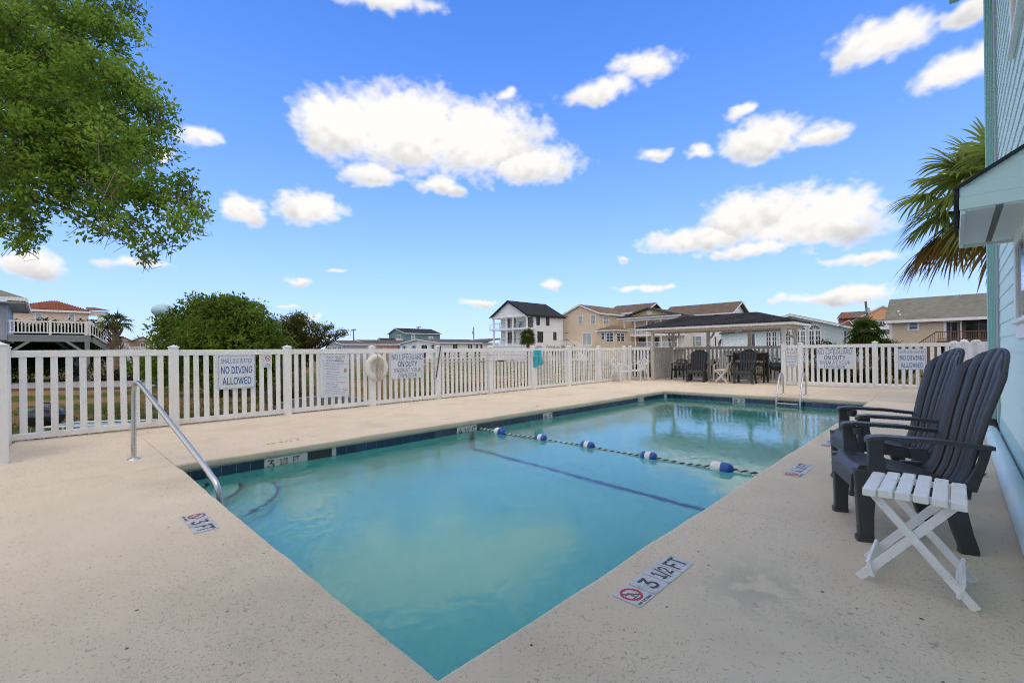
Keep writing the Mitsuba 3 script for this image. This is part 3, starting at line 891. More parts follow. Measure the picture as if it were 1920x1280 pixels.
backc = interp_curve([(-.49, .325), (-.545, .44), (-.585, .60), (-.625, .78), (-.67, .95), (-.705, 1.08), (-.75, 1.178)])
seatc = interp_curve([(.060, .315), (.062, .37), (.048, .418), (.0, .442), (-.10, .43), (-.30, .39), (-.51, .335)])


def back_fn(u, v):
    u = np.asarray(u, float)
    vm = v * (1 - .165 * np.abs(u) ** 2.2)
    W = np.interp(vm, [0, .25, .55, .8, 1], [.215, .225, .25, .272, .24])
    c, c2 = backc(vm), backc(np.clip(vm + .01, 0, 1.01))
    p = np.c_[u * W, c[:, 0] + .045 * u ** 2, c[:, 1]]
    d = c2 - c
    d /= np.linalg.norm(d, axis=1, keepdims=True) + 1e-9
    d = np.where(np.abs(d).sum(1, keepdims=True) < .1, [[-.35, .93]], d)
    return p, np.c_[-.25 * u, d[:, 1], -d[:, 0]]


def seat_fn(u, v):
    u = np.asarray(u, float)
    c, c2 = seatc(np.full(u.shape, v)), seatc(np.full(u.shape, min(v + .01, 1)))
    if v > .99:
        c2, c = c, seatc(np.full(u.shape, v - .01))
    d = c2 - c
    d /= np.linalg.norm(d, axis=1, keepdims=True) + 1e-9
    W = np.interp(v, [0, .3, 1], [.245, .25, .215])
    cc = seatc(np.full(u.shape, v))
    return np.c_[u * W, cc[:, 0], cc[:, 1] + .018 * u ** 2 * (v > .2)], np.c_[0 * u, -d[:, 1], d[:, 0]] * np.where((-d[:, 1:2] + d[:, :1]) > 9, 1, 1)


def seat_fn2(u, v):
    p, nn = seat_fn(u, v)
    # outward is up / forward
    flip = np.where(nn[:, 2:] + nn[:, 1:2] * .5 < 0, -1, 1)
    return p, nn * flip


ADI = []
NS = 6
for i in range(NS):
    c0, c1 = -1 + 2 * i / NS, -1 + 2 * (i + 1) / NS
    gapf = lambda v: .042 if v < .86 else max(.012, .042 - (v - .86) * .5)
    ADI.append(('backrest__slat', mikit.ply(shell_strip(back_fn, (lambda v, c=c0, i=i: c + (gapf(v) if i else 0)), (lambda v, c=c1, i=i: c - (gapf(v) if i < NS - 1 else 0)), .03, 1.0, .016, nv=34, crown=.009), 'mat_charcoal', smooth=40)))
edge = lambda s: tube(np.vstack([back_fn(np.array([s * 1.0]), v)[0] for v in np.linspace(.02, 1.0, 26)]) + [0, -.012, 0], .016, 8)
ADI.append(('backrest', mikit.ply(cat(shell_strip(lambda u, v: (back_fn(u, v)[0] - .013 * back_fn(u, v)[1], back_fn(u, v)[1]), -.97, .97, .87, .985, .008, crown=0), shell_strip(lambda u, v: (back_fn(u, v)[0] - .013 * back_fn(u, v)[1], back_fn(u, v)[1]), -.97, .97, .24, .33, .008, crown=0), shell_strip(lambda u, v: (back_fn(u, v)[0] - .013 * back_fn(u, v)[1], back_fn(u, v)[1]), -.97, .97, .0, .08, .008, crown=0), edge(-1), edge(1), tube(np.vstack([back_fn(np.array([u_]), 1.0)[0] for u_ in np.linspace(-1, 1, 30)]) + [0, -.012, -.004], .014, 8)), 'mat_charcoal', smooth=40)))
for i in range(NS):
    c0, c1 = -1 + 2 * i / NS, -1 + 2 * (i + 1) / NS
    ADI.append(('seat__slat', mikit.ply(shell_strip(seat_fn2, c0 + (.03 if i else 0), c1 - (.03 if i < NS - 1 else 0), .30, 1.0, .016, nv=22), 'mat_charcoal', smooth=40)))
ADI.append(('seat', mikit.ply(cat(shell_strip(seat_fn2, -1, 1, .0, .30, .02, nu=15, nv=14, crown=.002), shell_strip(lambda u, v: (seat_fn2(u, v)[0] - [0, 0, .012], seat_fn2(u, v)[1]), -1, 1, .82, .93, .008, crown=0), beam((-.25, .02, .40), (-.235, -.52, .335), .024, .07), beam((.25, .02, .40), (.235, -.52, .335), .024, .07)), 'mat_charcoal', smooth=40)))
for s in (-1, 1):
    leg = cat(loft([(s * .264, -.004, .435, .034, .060), (s * .268, -.003, .33, .033, .053), (s * .277, .0, .15, .030, .042), (s * .283, .0, .03, .031, .040), (s * .284, .0, .0, .030, .038)]), loft([(s * .284, .004, .028, .036, .046), (s * .284, .004, .0, .037, .047)]))
    ADI.append(('front_leg', mikit.ply(leg, 'mat_charcoal', smooth=40)))
    arc = cat([hull([(s * (.235 - .02 * k), .062 - .02 * j, .335 + .0 * k) for k in (0, 1) for j in (0, 1)] + [(s * .235, .05, .335 - .09), (s * .235, .03, .335 - .09), (s * .16, .055, .335), (s * .16, .035, .335)])])
    ADI.append(('rear_leg', mikit.ply(loft([(s * .258, -.40, .405, .020, .058), (s * .264, -.425, .30, .028, .052), (s * .277, -.462, .12, .031, .044), (s * .284, -.487, .03, .032, .042), (s * .284, -.487, .0, .034, .044)]), 'mat_charcoal', smooth=40)))
    ADI.append(('backrest__side_wing', mikit.ply(loft([(s * .280, -.575, .628, .018, .022), (s * .262, -.565, .53, .014, .020), (s * .250, -.535, .43, .014, .028), (s * .248, -.50, .35, .016, .040)]), 'mat_charcoal', smooth=40)))
    ADI.append(('arm', mikit.ply(cat(loft([(s * .275, -.062, .42, .028, .050), (s * .283, -.055, .54, .022, .038), (s * .287, -.052, .638, .028, .042)]), *[hull([(s * .287 + sx * w_, y_, z_ + dz) for (y_, z_, w_) in (a, b) for sx in (-1, 1) for dz in (0, -.024)]) for a, b in (((-.005, .636, .034), (-.02, .652, .044)), ((-.02, .652, .044), (-.09, .660, .047)), ((-.09, .660, .047), (-.35, .652, .044)), ((-.35, .652, .044), (-.53, .634, .038)), ((-.53, .634, .038), (-.60, .628, .026)))]), 'mat_charcoal', smooth=40)))
ADI.append(('cup_holder', mikit.ply(cat(lathe([(.03, -.05), (.034, 0), (.041, 0), (.041, -.006), (.036, -.05), (.03, -.05)], 20).apply_translation((.232, -.10, .628))), 'mat_charcoal', smooth=40)))


def place(parts, name, label, catg, x, y, rot, z=0, group=None, recolor=None, scale=1.0):
    k = thing(name, label, catg, group)
    M = T().translate([x, y, z]).rotate([0, 0, 1], rot)
    if scale != 1:
        M = M.scale(scale)
    for nm, d in parts:
        if '__' in nm:
            a, b = nm.split('__')
            par = f'{k}__{a}'
            e = numbered(f'{par}__{b}')
        else:
            e = numbered(f'{k}__{nm}')
        scene[e] = {**d, 'to_world': M}
        if recolor:
            scene[e]['bsdf'] = {'type': 'ref', 'id': recolor}
    return k


# front feet of the two chairs stand at these mid points, fronts turned to the pool
place(ADI, 'adirondack_chair', 'charcoal plastic slatted armchair nearest the white folding table', 'chair', 3.82, .512, 21.1)
place(ADI, 'adirondack_chair', 'charcoal plastic slatted armchair second from the camera beside the teal wall', 'chair', 4.86, .69, 21.0)
place(ADI, 'adirondack_chair', 'dark tall backed plastic armchair left of the small cream table under the pavilion', 'chair', 16.62, 6.83, 90 + 12)
place(ADI, 'adirondack_chair', 'black plastic armchair just behind another tall armchair under the pavilion', 'chair', 17.2, 7.05, 90 + 8, recolor='mat_blackplastic')
place(ADI, 'adirondack_chair', 'dark grey tall plastic armchair standing before the brown wooden bench', 'chair', 16.70, 5.22, 90 + 2)

# folding slatted table
TAB = []
for i in range(6):
    yc_ = -.195 + .39 * (i + .5) / 6
    q = (i - 2.5) / 2.5
    L = .235 - .022 * q * q
    TAB.append(('top_slat', mikit.ply(cat(RB(-L, L, yc_ - .0275, yc_ + .0275, .484 - .012 * q * q, .500 - .012 * q * q, .004), RB(-L - .0, -L + .012, yc_ - .0275, yc_ + .0275, .462 - .012 * q * q, .49 - .012 * q * q, .003)), 'mat_whiteplastic')))
TAB.append(('top_rail', mikit.ply(cat([RB(sx - .012, sx + .012, -.185, .185, .455, .484, .003) for sx in (-.17, .17)]), 'mat_whiteplastic')))
for sx in (-.17, .17):
    for sg, o in ((1, .0), (-1, .02)):
        TAB.append(('leg', mikit.ply(beam((sx + (o if sx > 0 else -o) * -1, -sg * .215, .004), (sx + (o if sx > 0 else -o) * -1, sg * .165, .475), .016, .036), 'mat_whiteplastic')))
for sg in (-1, 1):
    TAB.append(('stretcher', mikit.ply(cat(beam((-.185, sg * .165, .075), (.185, sg * .165, .075), .014, .075, up=(0, .3 * sg, 1))), 'mat_whiteplastic')))
place(TAB, 'folding_table', 'small white plastic folding side table with slatted top in the right foreground', 'table', 3.105, .155, 0)
place(TAB, 'folding_table', 'small cream folding table with crossed legs under the pavilion', 'table', 16.72, 5.93, 8, recolor='mat_pinkwhite', scale=.98)


def monobloc(mt, slats=7, high=.86, lattice=False):
    P_ = []
    P_.append(('seat', mikit.ply(cat(hull([(sx * w_, y_, z_) for sx in (-1, 1) for (w_, y_, z_) in ((.21, .20, .425), (.225, .17, .435), (.20, -.20, .40), (.20, -.2, .38), (.21, .20, .40))]), RB(-.22, .22, .17, .205, .36, .42, .006)), mt, smooth=35)))
    for sx in (-1, 1):
        P_.append(('leg', mikit.ply(loft([(sx * .225, .19, .62, .02, .026), (sx * .225, .195, .42, .022, .035), (sx * .25, .22, .0, .020, .022)]), mt, smooth=40)))
        P_.append(('leg', mikit.ply(loft([(sx * .20, -.20, .42, .024, .03), (sx * .24, -.28, .0, .020, .02)]), mt, smooth=40)))
        P_.append(('arm', mikit.ply(cat([hull([(sx * (a[0] + dx), a[1], a[2] + dz) for a in (p, q) for dx in (-.025, .025) for dz in (0, -.016)]) for p, q in (((.24, .22, .625), (.255, .05, .640)), ((.255, .05, .640), (.25, -.12, .655)), ((.25, -.12, .655), (.225, -.23, .70)))]), mt, smooth=40)))
    t = np.linspace(-1, 1, 19)
    rim = np.c_[.225 * np.sin(t * PI / 2) * (1.0), -.22 - .07 * np.cos(t * PI / 2) - .03, .58 + (high - .58) * np.cos(t * PI / 2) ** .6]
    P_.append(('back_rim', mikit.ply(cat(tube(rim, .017, 8), tube([(-.2, -.205, .41), rim[0]], .017, 8), tube([(.2, -.205, .41), rim[-1]], .017, 8)), mt, smooth=True)))
    for i in range(slats):
        u = (i - (slats - 1) / 2) / ((slats - 1) / 2 + .6)
        tt = math.asin(max(-1, min(1, u)))
        top = np.array([.225 * u, -.25 - .07 * math.cos(tt), .58 + (high - .58) * math.cos(tt) ** .6])
        P_.append(('back_slat', mikit.ply(beam((.16 * u, -.205, .40), top, .030 if slats > 5 else .02, .008, up=(0, 1, 0)), mt)))
    if lattice:
        P_.append(('back_lattice', mikit.ply(cat([beam((-.17, -.245 - .03 * k, .46 + .065 * k), (.17, -.245 - .03 * k, .46 + .065 * k), .008, .02) for k in range(5)]), mt)))
    return P_


place(monobloc('mat_whiteplastic', 5, .88, True), 'plastic_chair', 'white plastic garden armchair left of the pair by the far left fence corner', 'chair', 15.25, 9.12, -10 + 180)
place(monobloc('mat_whiteplastic', 7, .86), 'plastic_chair', 'white plastic garden armchair with fan back beside the pavilion post', 'chair', 16.35, 8.95, 80)
place(monobloc('mat_blackplastic', 4, .80, True), 'plastic_chair', 'low black plastic garden armchair with lattice back in the pavilion corner', 'chair', 17.95, 8.02, 95)
place(monobloc('mat_creamplastic', 7, .93), 'plastic_chair', 'beige high backed plastic garden chair behind the small cream table', 'chair', 17.25, 6.1, 95)

bn = thing('wooden_bench', 'tall dark brown wooden bench with slatted back under the pavilion', 'bench')
for x_, h_ in ((17.55, .93), (18.0, 1.06)):
    for y_ in (5.93, 4.80):
        put(bn, 'leg', RB(x_ - .03, x_ + .03, y_ - .03, y_ + .03, 0, h_), 'mat_darkwood')
for i in range(4):
    put(bn, 'seat_slat', RB(17.54 + .11 * i, 17.63 + .11 * i, 4.8, 5.93, .67, .70), 'mat_darkwood')
for z in (1.02, .93, .84):
    put(bn, 'back_slat', RB(17.985, 18.01, 4.83, 5.9, z - .06, z + .03), 'mat_darkwood')
put(bn, 'apron', RB(17.55, 17.575, 4.83, 5.9, .59, .665), 'mat_darkwood')
put(bn, 'stretcher', RB(17.54, 17.57, 4.83, 5.9, .26, .32), 'mat_darkwood')
for y_ in (5.96, 4.77):
    put(bn, 'arm', RB(17.46, 18.02, y_ - .05, y_ + .05, .93, .96), 'mat_darkwood')


def kettle(k, x, y, z, r, legs, mt='mat_blackplastic'):
    put(k, 'bowl', lathe([(.0001, z - r * .75)] + [(r * math.sin(t), z - r * .75 * math.cos(t)) for t in np.linspace(.15, PI / 2, 10)] + [(r * .96, z)], 32).apply_translation((x, y, 0)), mt, smooth=40)
    put(k, 'lid', lathe([(r * 1.03, z - .01), (r * 1.04, z + .012)] + [(r * 1.02 * math.cos(t), z + .012 + r * .55 * math.sin(t)) for t in np.linspace(.05, PI / 2 - .02, 10)] + [(.0001, z + .012 + r * .55)], 32).apply_translation((x, y, 0)), 'mat_lid', smooth=40)
    put(k, 'handle', cat(tube(curve([(x - .08, y, z + .5 * r), (x - .07, y, z + .66 * r + .03), (x + .07, y, z + .66 * r + .03), (x + .08, y, z + .5 * r)], 20), .011, 8), tube([(x, y + r, z - .04), (x, y + r + .07, z - .02)], .012, 8), tube([(x, y - r, z - .04), (x, y - r - .07, z - .02)], .012, 8)), 'mat_rubber', smooth=True)
    for a in (0.5, 2.6, 4.7):
        put(k, 'leg', tube([(x + r * .6 * math.cos(a), y + r * .6 * math.sin(a), z - r * .5), (x + r * .85 * math.cos(a), y + r * .85 * math.sin(a), z - legs)], .012, 8), 'mat_alupole', smooth=True)


mat('mat_lid', (.022, .024, .03), .22, clearcoat=.6)
k = thing('kettle_grill', 'black kettle grill on the grass behind the near left fence', 'grill')
kettle(k, -.02, 11.62, .16, .285, .56)
k = thing('kettle_grill', 'black kettle grill half hidden behind the pavilion gate post', 'grill')
kettle(k, 17.35, 4.36, .60, .22, .60)
ch = thing('lounge_chair', 'low folded sun lounger with white tube frame and blue sling behind the near left fence', 'lounger')
c0, c1 = np.array([.10, 11.30, 0]), np.array([1.55, 10.0, 0])
dv = (c1 - c0) / np.linalg.norm(c1 - c0)
nv_ = np.array([-dv[1], dv[0], 0])
put(ch, 'frame', cat([tube(curve([c0 + nv_ * o + [0, 0, .0], c0 + nv_ * o + dv * .3 + [0, 0, .02], c1 + nv_ * o + [0, 0, .03]], 20), .016, 8) for o in (-.28, .28)] + [tube([c0 + nv_ * o + dv * a + [0, 0, .02], c0 + nv_ * o * 1.1 + dv * (a - .12) + [0, 0, -.39]], .013, 8) for o in (-.28, .28) for a in (.4, 1.5)] + [tube([c0 - nv_ * .28, c0 + nv_ * .28], .016, 8)]), 'mat_whiteplastic', smooth=True)
mat('mat_sling', (.22, .36, .48), .8)
put(ch, 'sling', cat([slab([c0 + dv * a - nv_ * .26 + [0, 0, -.0], c0 + dv * (a + .1) - nv_ * .26 + [0, 0, -.0], c0 + dv * (a + .1) + nv_ * .26 + [0, 0, -.0], c0 + dv * a + nv_ * .26 + [0, 0, -.0]], .008) for a in np.arange(.05, 1.8, .115)]), 'mat_sling')
bt = thing('upturned_dinghy', 'dark grey upturned small boat lying on the grass behind the pool rules sign', 'boat')
mat('mat_hull', (.055, .06, .07), .5)
sec = []
nx, na = 22, 15
for i in range(nx):
    q = i / (nx - 1)
    w_ = .52 * (1 - abs(2 * q - .9) ** 3 * .75) * (1 if q < .95 else .8)
    h_ = .55 * (1 - .5 * abs(2 * q - .8) ** 2.5)
    for j in range(na):
        a = PI * j / (na - 1)
        sec.append((q * 2.6 - 1.3, w_ * math.cos(a), LZ + .02 + h_ * math.sin(a) ** .8))
f = [q for i in range(nx - 1) for j in range(na - 1) for q in ((i * na + j, i * na + j + 1, (i + 1) * na + j + 1), (i * na + j, (i + 1) * na + j + 1, (i + 1) * na + j))] + [(0, j + 1, j) for j in range(1, na - 1)] + [((nx - 1) * na, (nx - 1) * na + j, (nx - 1) * na + j + 1) for j in range(1, na - 1)]
bm = trimesh.Trimesh(sec, f, process=False)
bm.apply_transform(trimesh.transformations.rotation_matrix(math.radians(-20), [0, 0, 1]))
bm.apply_translation((4.9, 10.85, 0))
put(bt, 'hull', bm, 'mat_hull', smooth=50)
keel = tube(np.array([(q * 2.6 - 1.3, 0, LZ + .03 + .55 * (1 - .5 * abs(2 * q - .8) ** 2.5)) for q in np.linspace(.02, .98, 16)]) @ np.array(trimesh.transformations.rotation_matrix(math.radians(20), [0, 0, 1]))[:3, :3] + [4.9, 10.85, 0], .022, 6)
put(bt, 'keel', keel, 'mat_conduit', smooth=True)

# ------------------------------------------------------------------ pavilion
gz = thing('pavilion', 'open sided picnic pavilion with dark shingle hip roof at the far end', 'pavilion')
for x_, y_ in ((16.80, 8.58), (16.80, 4.0), (18.46, 8.5), (18.46, 7.05), (18.46, 5.52), (18.46, 4.02), (16.8, 4.08)):
    if (x_, y_) != (16.8, 4.08):
        put(gz, 'post', RB(x_ - .055, x_ + .055, y_ - .055, y_ + .055, 1.30 if x_ > 17 or y_ < 5 else 0, 1.88), 'mat_paint_taupe')
for a in ((16.74, 16.86, 3.95, 8.63), (18.40, 18.52, 3.95, 8.63)):
    put(gz, 'beam', RB(*a, 1.875, 1.985), 'mat_paint_taupe')
for a in ((16.862, 18.398, 3.95, 4.05), (16.862, 18.398, 8.53, 8.63)):
    put(gz, 'beam', RB(*a, 1.87, 1.98), 'mat_paint_taupe')
E0, E1, Y0, Y1, EZ, RZ, RX = 16.4, 18.8, 3.62, 9.07, 2.075, 2.50, 17.6
put(gz, 'ceiling', B(E0 + .03, E1 - .03, Y0 + .03, Y1 - .03, 1.988, 1.995), 'mat_paint_taupe')
for a in ((E0, E0 + .025, Y0, Y1), (E1 - .025, E1, Y0, Y1), (E0 + .026, E1 - .026, Y0, Y0 + .025), (E0 + .026, E1 - .026, Y1 - .025, Y1)):
    put(gz, 'fascia', B(*a, 1.965, EZ), 'mat_paint_white')
r0, r1 = (RX, Y0 + 1.4, RZ), (RX, Y1 - 1.35, RZ)
o = .03
c_ = [(E0 - o, Y0 - o, EZ), (E1 + o, Y0 - o, EZ), (E1 + o, Y1 + o, EZ), (E0 - o, Y1 + o, EZ)]
rf_ = put(gz, 'roof', cat(slab([c_[0], c_[3], r1, r0], .03), slab([c_[1], c_[2], r1, r0], .03), slab([c_[0], c_[1], r0], .03), slab([c_[2], c_[3], r1], .03)), 'mat_roof_dark')
tabs = []
for (a, b, c, d) in ((c_[0], c_[3], r1, r0), (c_[1], c_[0], r0, r0), (c_[3], c_[2], r1, r1)):
    a, b, c, d = (np.array(q_, float) for q_ in (a, b, c, d))
    nn = np.cross(b - a, d - a)
    nn = nn / np.linalg.norm(nn) * (1 if nn[2] > 0 else -1)
    for k_ in range(9):
        l0, r0_ = a + (d - a) * k_ / 9, b + (c - b) * k_ / 9
        l1, r1_ = a + (d - a) * (k_ + 1) / 9, b + (c - b) * (k_ + 1) / 9
        n_ = max(1, int(np.linalg.norm(r0_ - l0) / .3))
        for j in range(n_):
            s0_, s1_ = j / n_ + .004, (j + 1) / n_ - .004
            lift = .006 + .006 * rng.random()
            tabs.append(hull([l0 + (r0_ - l0) * s0_ + nn * lift, l0 + (r0_ - l0) * s1_ + nn * lift, l1 + (r1_ - l1) * s1_ + nn * .002, l1 + (r1_ - l1) * s0_ + nn * .002, l0 + (r0_ - l0) * s0_ - nn * .003, l0 + (r0_ - l0) * s1_ - nn * .003]))
put(rf_, 'shingle', cat(tabs), 'mat_roof_dark', kind='stuff')


def brace(p, q):
    p, q = np.array(p), np.array(q)
    mid = (p + q) / 2 + np.array([0, 0, -.035]) + (q - p) * np.array([.1, .1, 0])
    c = curve([p, mid, q], 12)
    return cat([beam(a, b, .05, .07) for a, b in zip(c[:-1], c[1:])])


for p, q in (((18.40, 8.45, 1.60), (18.40, 8.2, 1.865)), ((18.40, 7.0, 1.62), (18.40, 6.8, 1.865)), ((18.35, 8.5, 1.6), (18.1, 8.52, 1.865)), ((18.35, 4.02, 1.56), (17.98, 4.0, 1.865)), ((18.42, 4.07, 1.58), (18.42, 4.33, 1.865)), ((16.86, 4.0, 1.62), (17.1, 4.0, 1.865))):
    put(gz, 'brace', brace(p, q), 'mat_paint_taupe', smooth=30)

# ------------------------------------------------------------------ teal building on the right
tb = thing('teal_building', 'tall teal lap sided building at the right picture edge', 'building')
XE = 9.22
put(tb, 'wall', cat(B(-14, XE - .015, -9, WALL - .026, 0, 6.45)), 'mat_teal')
put(tb, 'foundation', RB(-14, XE - .45, WALL - .02, WALL + .012, -.02, .29, .006), 'mat_teal_base')
z = .29
while z < 6.3:
    x1 = XE - .47
    put(tb, 'clapboard', hull([(-14, WALL - .025, z), (x1, WALL - .025, z), (-14, WALL + .002, z), (x1, WALL + .002, z), (-14, WALL - .008, z + .172), (x1, WALL - .008, z + .172), (-14, WALL - .025, z + .172), (x1, WALL - .025, z + .172)]), 'mat_teal')
    z += .17
put(tb, 'corner_board', RB(XE - .465, XE, WALL - .03, WALL + .014, .0, 6.43), 'mat_teal_trim')
put(tb, 'end_siding', cat([hull([(XE - .02, -9, z), (XE - .02, WALL - .03, z), (XE + .01, -9, z), (XE + .01, WALL - .03, z), (XE - .005, -9, z + .15), (XE - .005, WALL - .03, z + .15)]) for z in np.arange(.05, 6.3, .15)]), 'mat_teal', kind='stuff')
rd = cat(slab([(-14.5, WALL + .4, 6.5), (XE + .4, WALL + .4, 6.5), (XE - 4, -4.6, 8.6), (-9.5, -4.6, 8.6)], .12), slab([(-14.5, -9.4, 6.5), (XE + .4, -9.4, 6.5), (XE - 4, -4.6, 8.6), (-9.5, -4.6, 8.6)], .12), slab([(XE + .4, WALL + .4, 6.5), (XE + .4, -9.4, 6.5), (XE - 4, -4.6, 8.6)], .12), slab([(-14.5, WALL + .4, 6.5), (-14.5, -9.4, 6.5), (-9.5, -4.6, 8.6)], .12))
put(tb, 'roof', rd, 'mat_roof_charcoal')
# windows
for (a, b, z0, z1, ap) in ((4.55, 6.2, 1.43, 2.20, True), (4.75, 6.33, 3.92, 5.1, False)):
    w = put(tb, 'window', cat(RB(a, a + .10, WALL, WALL + .03, z0, z1), RB(b - .10, b, WALL, WALL + .03, z0, z1), RB(a + .101, b - .101, WALL, WALL + .03, z1 - .10, z1), RB(a - .03, b + .03, WALL, WALL + .05, z0 - .04, z0 - .001), *([RB(a - .01, b + .01, WALL, WALL + .02, z0 - .17, z0 - .042)] if ap else []), RB((a + b) / 2 - .03, (a + b) / 2 + .03, WALL, WALL + .025, z0, z1 - .101)), 'mat_trim')
    put(w, 'pane', B(a + .09, b - .09, WALL - .01, WALL + .010, z0, z1 - .09), 'mat_glass')
# window hood
H0, H1, HY = 4.72, 6.32, -.035
hd = put(tb, 'window_hood', cat(prism([(-.001, 0), (-.001, .40), (HY - WALL - .0, .175), (HY - WALL, 0)][::-1], .04, (H0 + .04, WALL, 2.205), (0, 1, 0), (0, 0, 1)).apply_translation((-.04, 0, 0))), 'mat_teal')
put(hd, 'end_panel', prism([(0, 0), (0, .40), (HY - WALL, .175), (HY - WALL, 0)][::-1], .03, (H1, WALL, 2.205), (0, 1, 0), (0, 0, 1)), 'mat_teal')
put(hd, 'frieze_board', cat(RB(H0 - .015, H0 + .0, WALL, HY + .005, 2.20, 2.29, .003), RB(H0 - .008, H0 + .0, WALL, HY + .004, 2.292, 2.37, .002)), 'mat_teal')
put(hd, 'soffit', cat(B(H0 + .002, H1 - .002, WALL, -.255, 2.19, 2.205), B(H0 + .002, H1 - .002, -.215, HY - .03, 2.19, 2.205), B(H1 - .03, H1 + .0, WALL, HY, 2.165, 2.1895), B(H0 + .002, H1, HY - .028, HY - .003, 2.17, 2.36)), 'mat_soffit')
put(hd, 'soffit_vent', cat(B(H0 + .002, H1 - .002, -.2545, -.2155, 2.198, 2.204), [B(x_, x_ + .006, -.254, -.216, 2.192, 2.198) for x_ in np.arange(H0 + .02, H1 - .02, .022)]), 'mat_vent')
put(hd, 'hood_shingle', cat(slab([(H0 - .03, HY + .035, 2.365), (H1 + .03, HY + .035, 2.365), (H1 + .03, WALL, 2.625), (H0 - .03, WALL, 2.625)], .022), B(H0 - .02, H1 + .02, HY + .006, HY + .028, 2.29, 2.345)), 'mat_roof_dark')
ds = put(tb, 'downspout', cat(RB(XE - .16, XE - .09, WALL + .016, WALL + .10, .12, 6.3, .01), *[RB(XE - .166, XE - .16, WALL + .022 + .0155 * i, WALL + .031 + .0155 * i, .12, 6.3, .002) for i in range(5)]), 'mat_teal_trim')
put(tb, 'conduit', tube([(XE - .55, WALL + .022, .2), (XE - .55, WALL + .022, 6.35)], .0135, 10), 'mat_conduit', smooth=True)
put(tb, 'eave', cat(RB(-14.4, XE + .3, WALL + .33, WALL + .44, 6.32, 6.43), B(-14.3, XE + .3, WALL + .0, WALL + .325, 6.34, 6.36)), 'mat_teal_trim')
dp = thing('drain_pipe', 'pale blue plastic drain pipe lying along the foot of the teal wall', 'pipe')
put(dp, 'pipe', tube([(8.75, -.325, .078), (6, -.325, .076), (-10, -.325, .076)], .072, 22), 'mat_pvc', smooth=40)
put(dp, 'coupling', tube([(8.2, -.325, .078), (8.36, -.325, .078)], .078, 22), 'mat_pvc', smooth=40)
put(dp, 'rubber_elbow', tube(curve([(8.72, -.325, .078), (8.9, -.33, .085), (8.98, -.345, .13), (9.0, -.355, .2)], 14), .084, 20), 'mat_rubber', smooth=40)
single('dry_leaf', 'curled brown dry leaf lying on the deck beside the drain pipe', 'leaf', cat([hull([(5.95, -.16, .004), (6.05, -.21, .03), (6.1, -.15, .012), (6.0, -.12, .025)])]), 'mat_bark')

# ------------------------------------------------------------------ trees and plants


def leaves(pts, nrm_bias, ln, wd, cols, r, jit=.35):
    """one rhombic leaf at every point: vertices, faces and a colour each"""
    n = len(pts)
    d = r.normal(size=(n, 3))
    d[:, 2] -= .15
    d /= np.linalg.norm(d, axis=1, keepdims=True)
    nn = r.normal(size=(n, 3)) * .8 + nrm_bias
    nn -= d * (nn * d).sum(1, keepdims=True)
    nn /= np.linalg.norm(nn, axis=1, keepdims=True) + 1e-9
    s = np.cross(d, nn)
    L = (ln * (1 + jit * (r.random(n) - .5) * 2))[:, None]
    W = L * wd / ln
    v = np.stack([pts, pts + d * L * .45 + s * W * .5 + nn * W * .12, pts + d * L, pts + d * L * .45 - s * W * .5 + nn * W * .12], 1).reshape(-1, 3)
    i = np.arange(n) * 4
    f = np.vstack([np.c_[i, i + 1, i + 2], np.c_[i, i + 2, i + 3]])
    return v, f, np.repeat(cols, 4, 0)


def foliage(clusters, per_r2, ln, wd, c_dark, c_light, seed, sub=.17, per_sprig=14, flat=.85, tips=None):
    r = np.random.default_rng(seed)
    pts, cols = [], []
    sprigs = []
    for (x, y, z, R) in clusters:
        m = max(6, int(per_r2 * R * R))
        q = r.normal(size=(m, 3))
        q /= np.linalg.norm(q, axis=1, keepdims=True)
        rad = R * (.35 + .68 * r.random(m) ** .55)
        c = np.array([x, y, z]) + q * rad[:, None] * [1, 1, flat]
        tone = np.clip(.5 + .9 * (meshkit.fbm(c * 1.7, 2, seed) - .5) + .25 * (r.random(m) - .5), 0, 1)
        sprigs.append(c)
        k = per_sprig
        off = r.normal(size=(m, k, 3)) * sub * np.array([1, 1, .7])
        p = (c[:, None] + off).reshape(-1, 3)
        tt = np.repeat(tone, k) + .30 * (r.random(m * k) - .5)
        tt = np.clip(tt, 0, 1)[:, None]
        pts.append(p)
        cols.append(np.array(c_dark) * (1 - tt) + np.array(c_light) * tt)
    pts, cols = np.vstack(pts), np.vstack(cols)
    if tips is not None:
        t = r.random(len(pts)) < tips[0]
        cols[t] = tips[1]
    return leaves(pts, np.array([0, 0, .9]), ln, wd, cols, r), np.vstack(sprigs)


def put_leaves(parent, name, vfc, m='mat_leaf', kind='stuff'):
    v, f, c = vfc
    return put(parent, name, trimesh.Trimesh(v, f, process=False), m, smooth=False, kind=kind, color=c)


def limbs(root, targets, r0, seed, wob=.25, n=10):
    r = np.random.default_rng(seed)
    ms = []
    for t in targets:
        t = np.array(t[:3])
        mid1 = root + (t - root) * .35 + r.normal(size=3) * wob
        mid2 = root + (t - root) * .7 + r.normal(size=3) * wob
        c = curve([root, mid1, mid2, t], 12)
        ms.append(tube(c, np.linspace(r0, r0 * .18, len(c)), 6))
    return cat(ms)


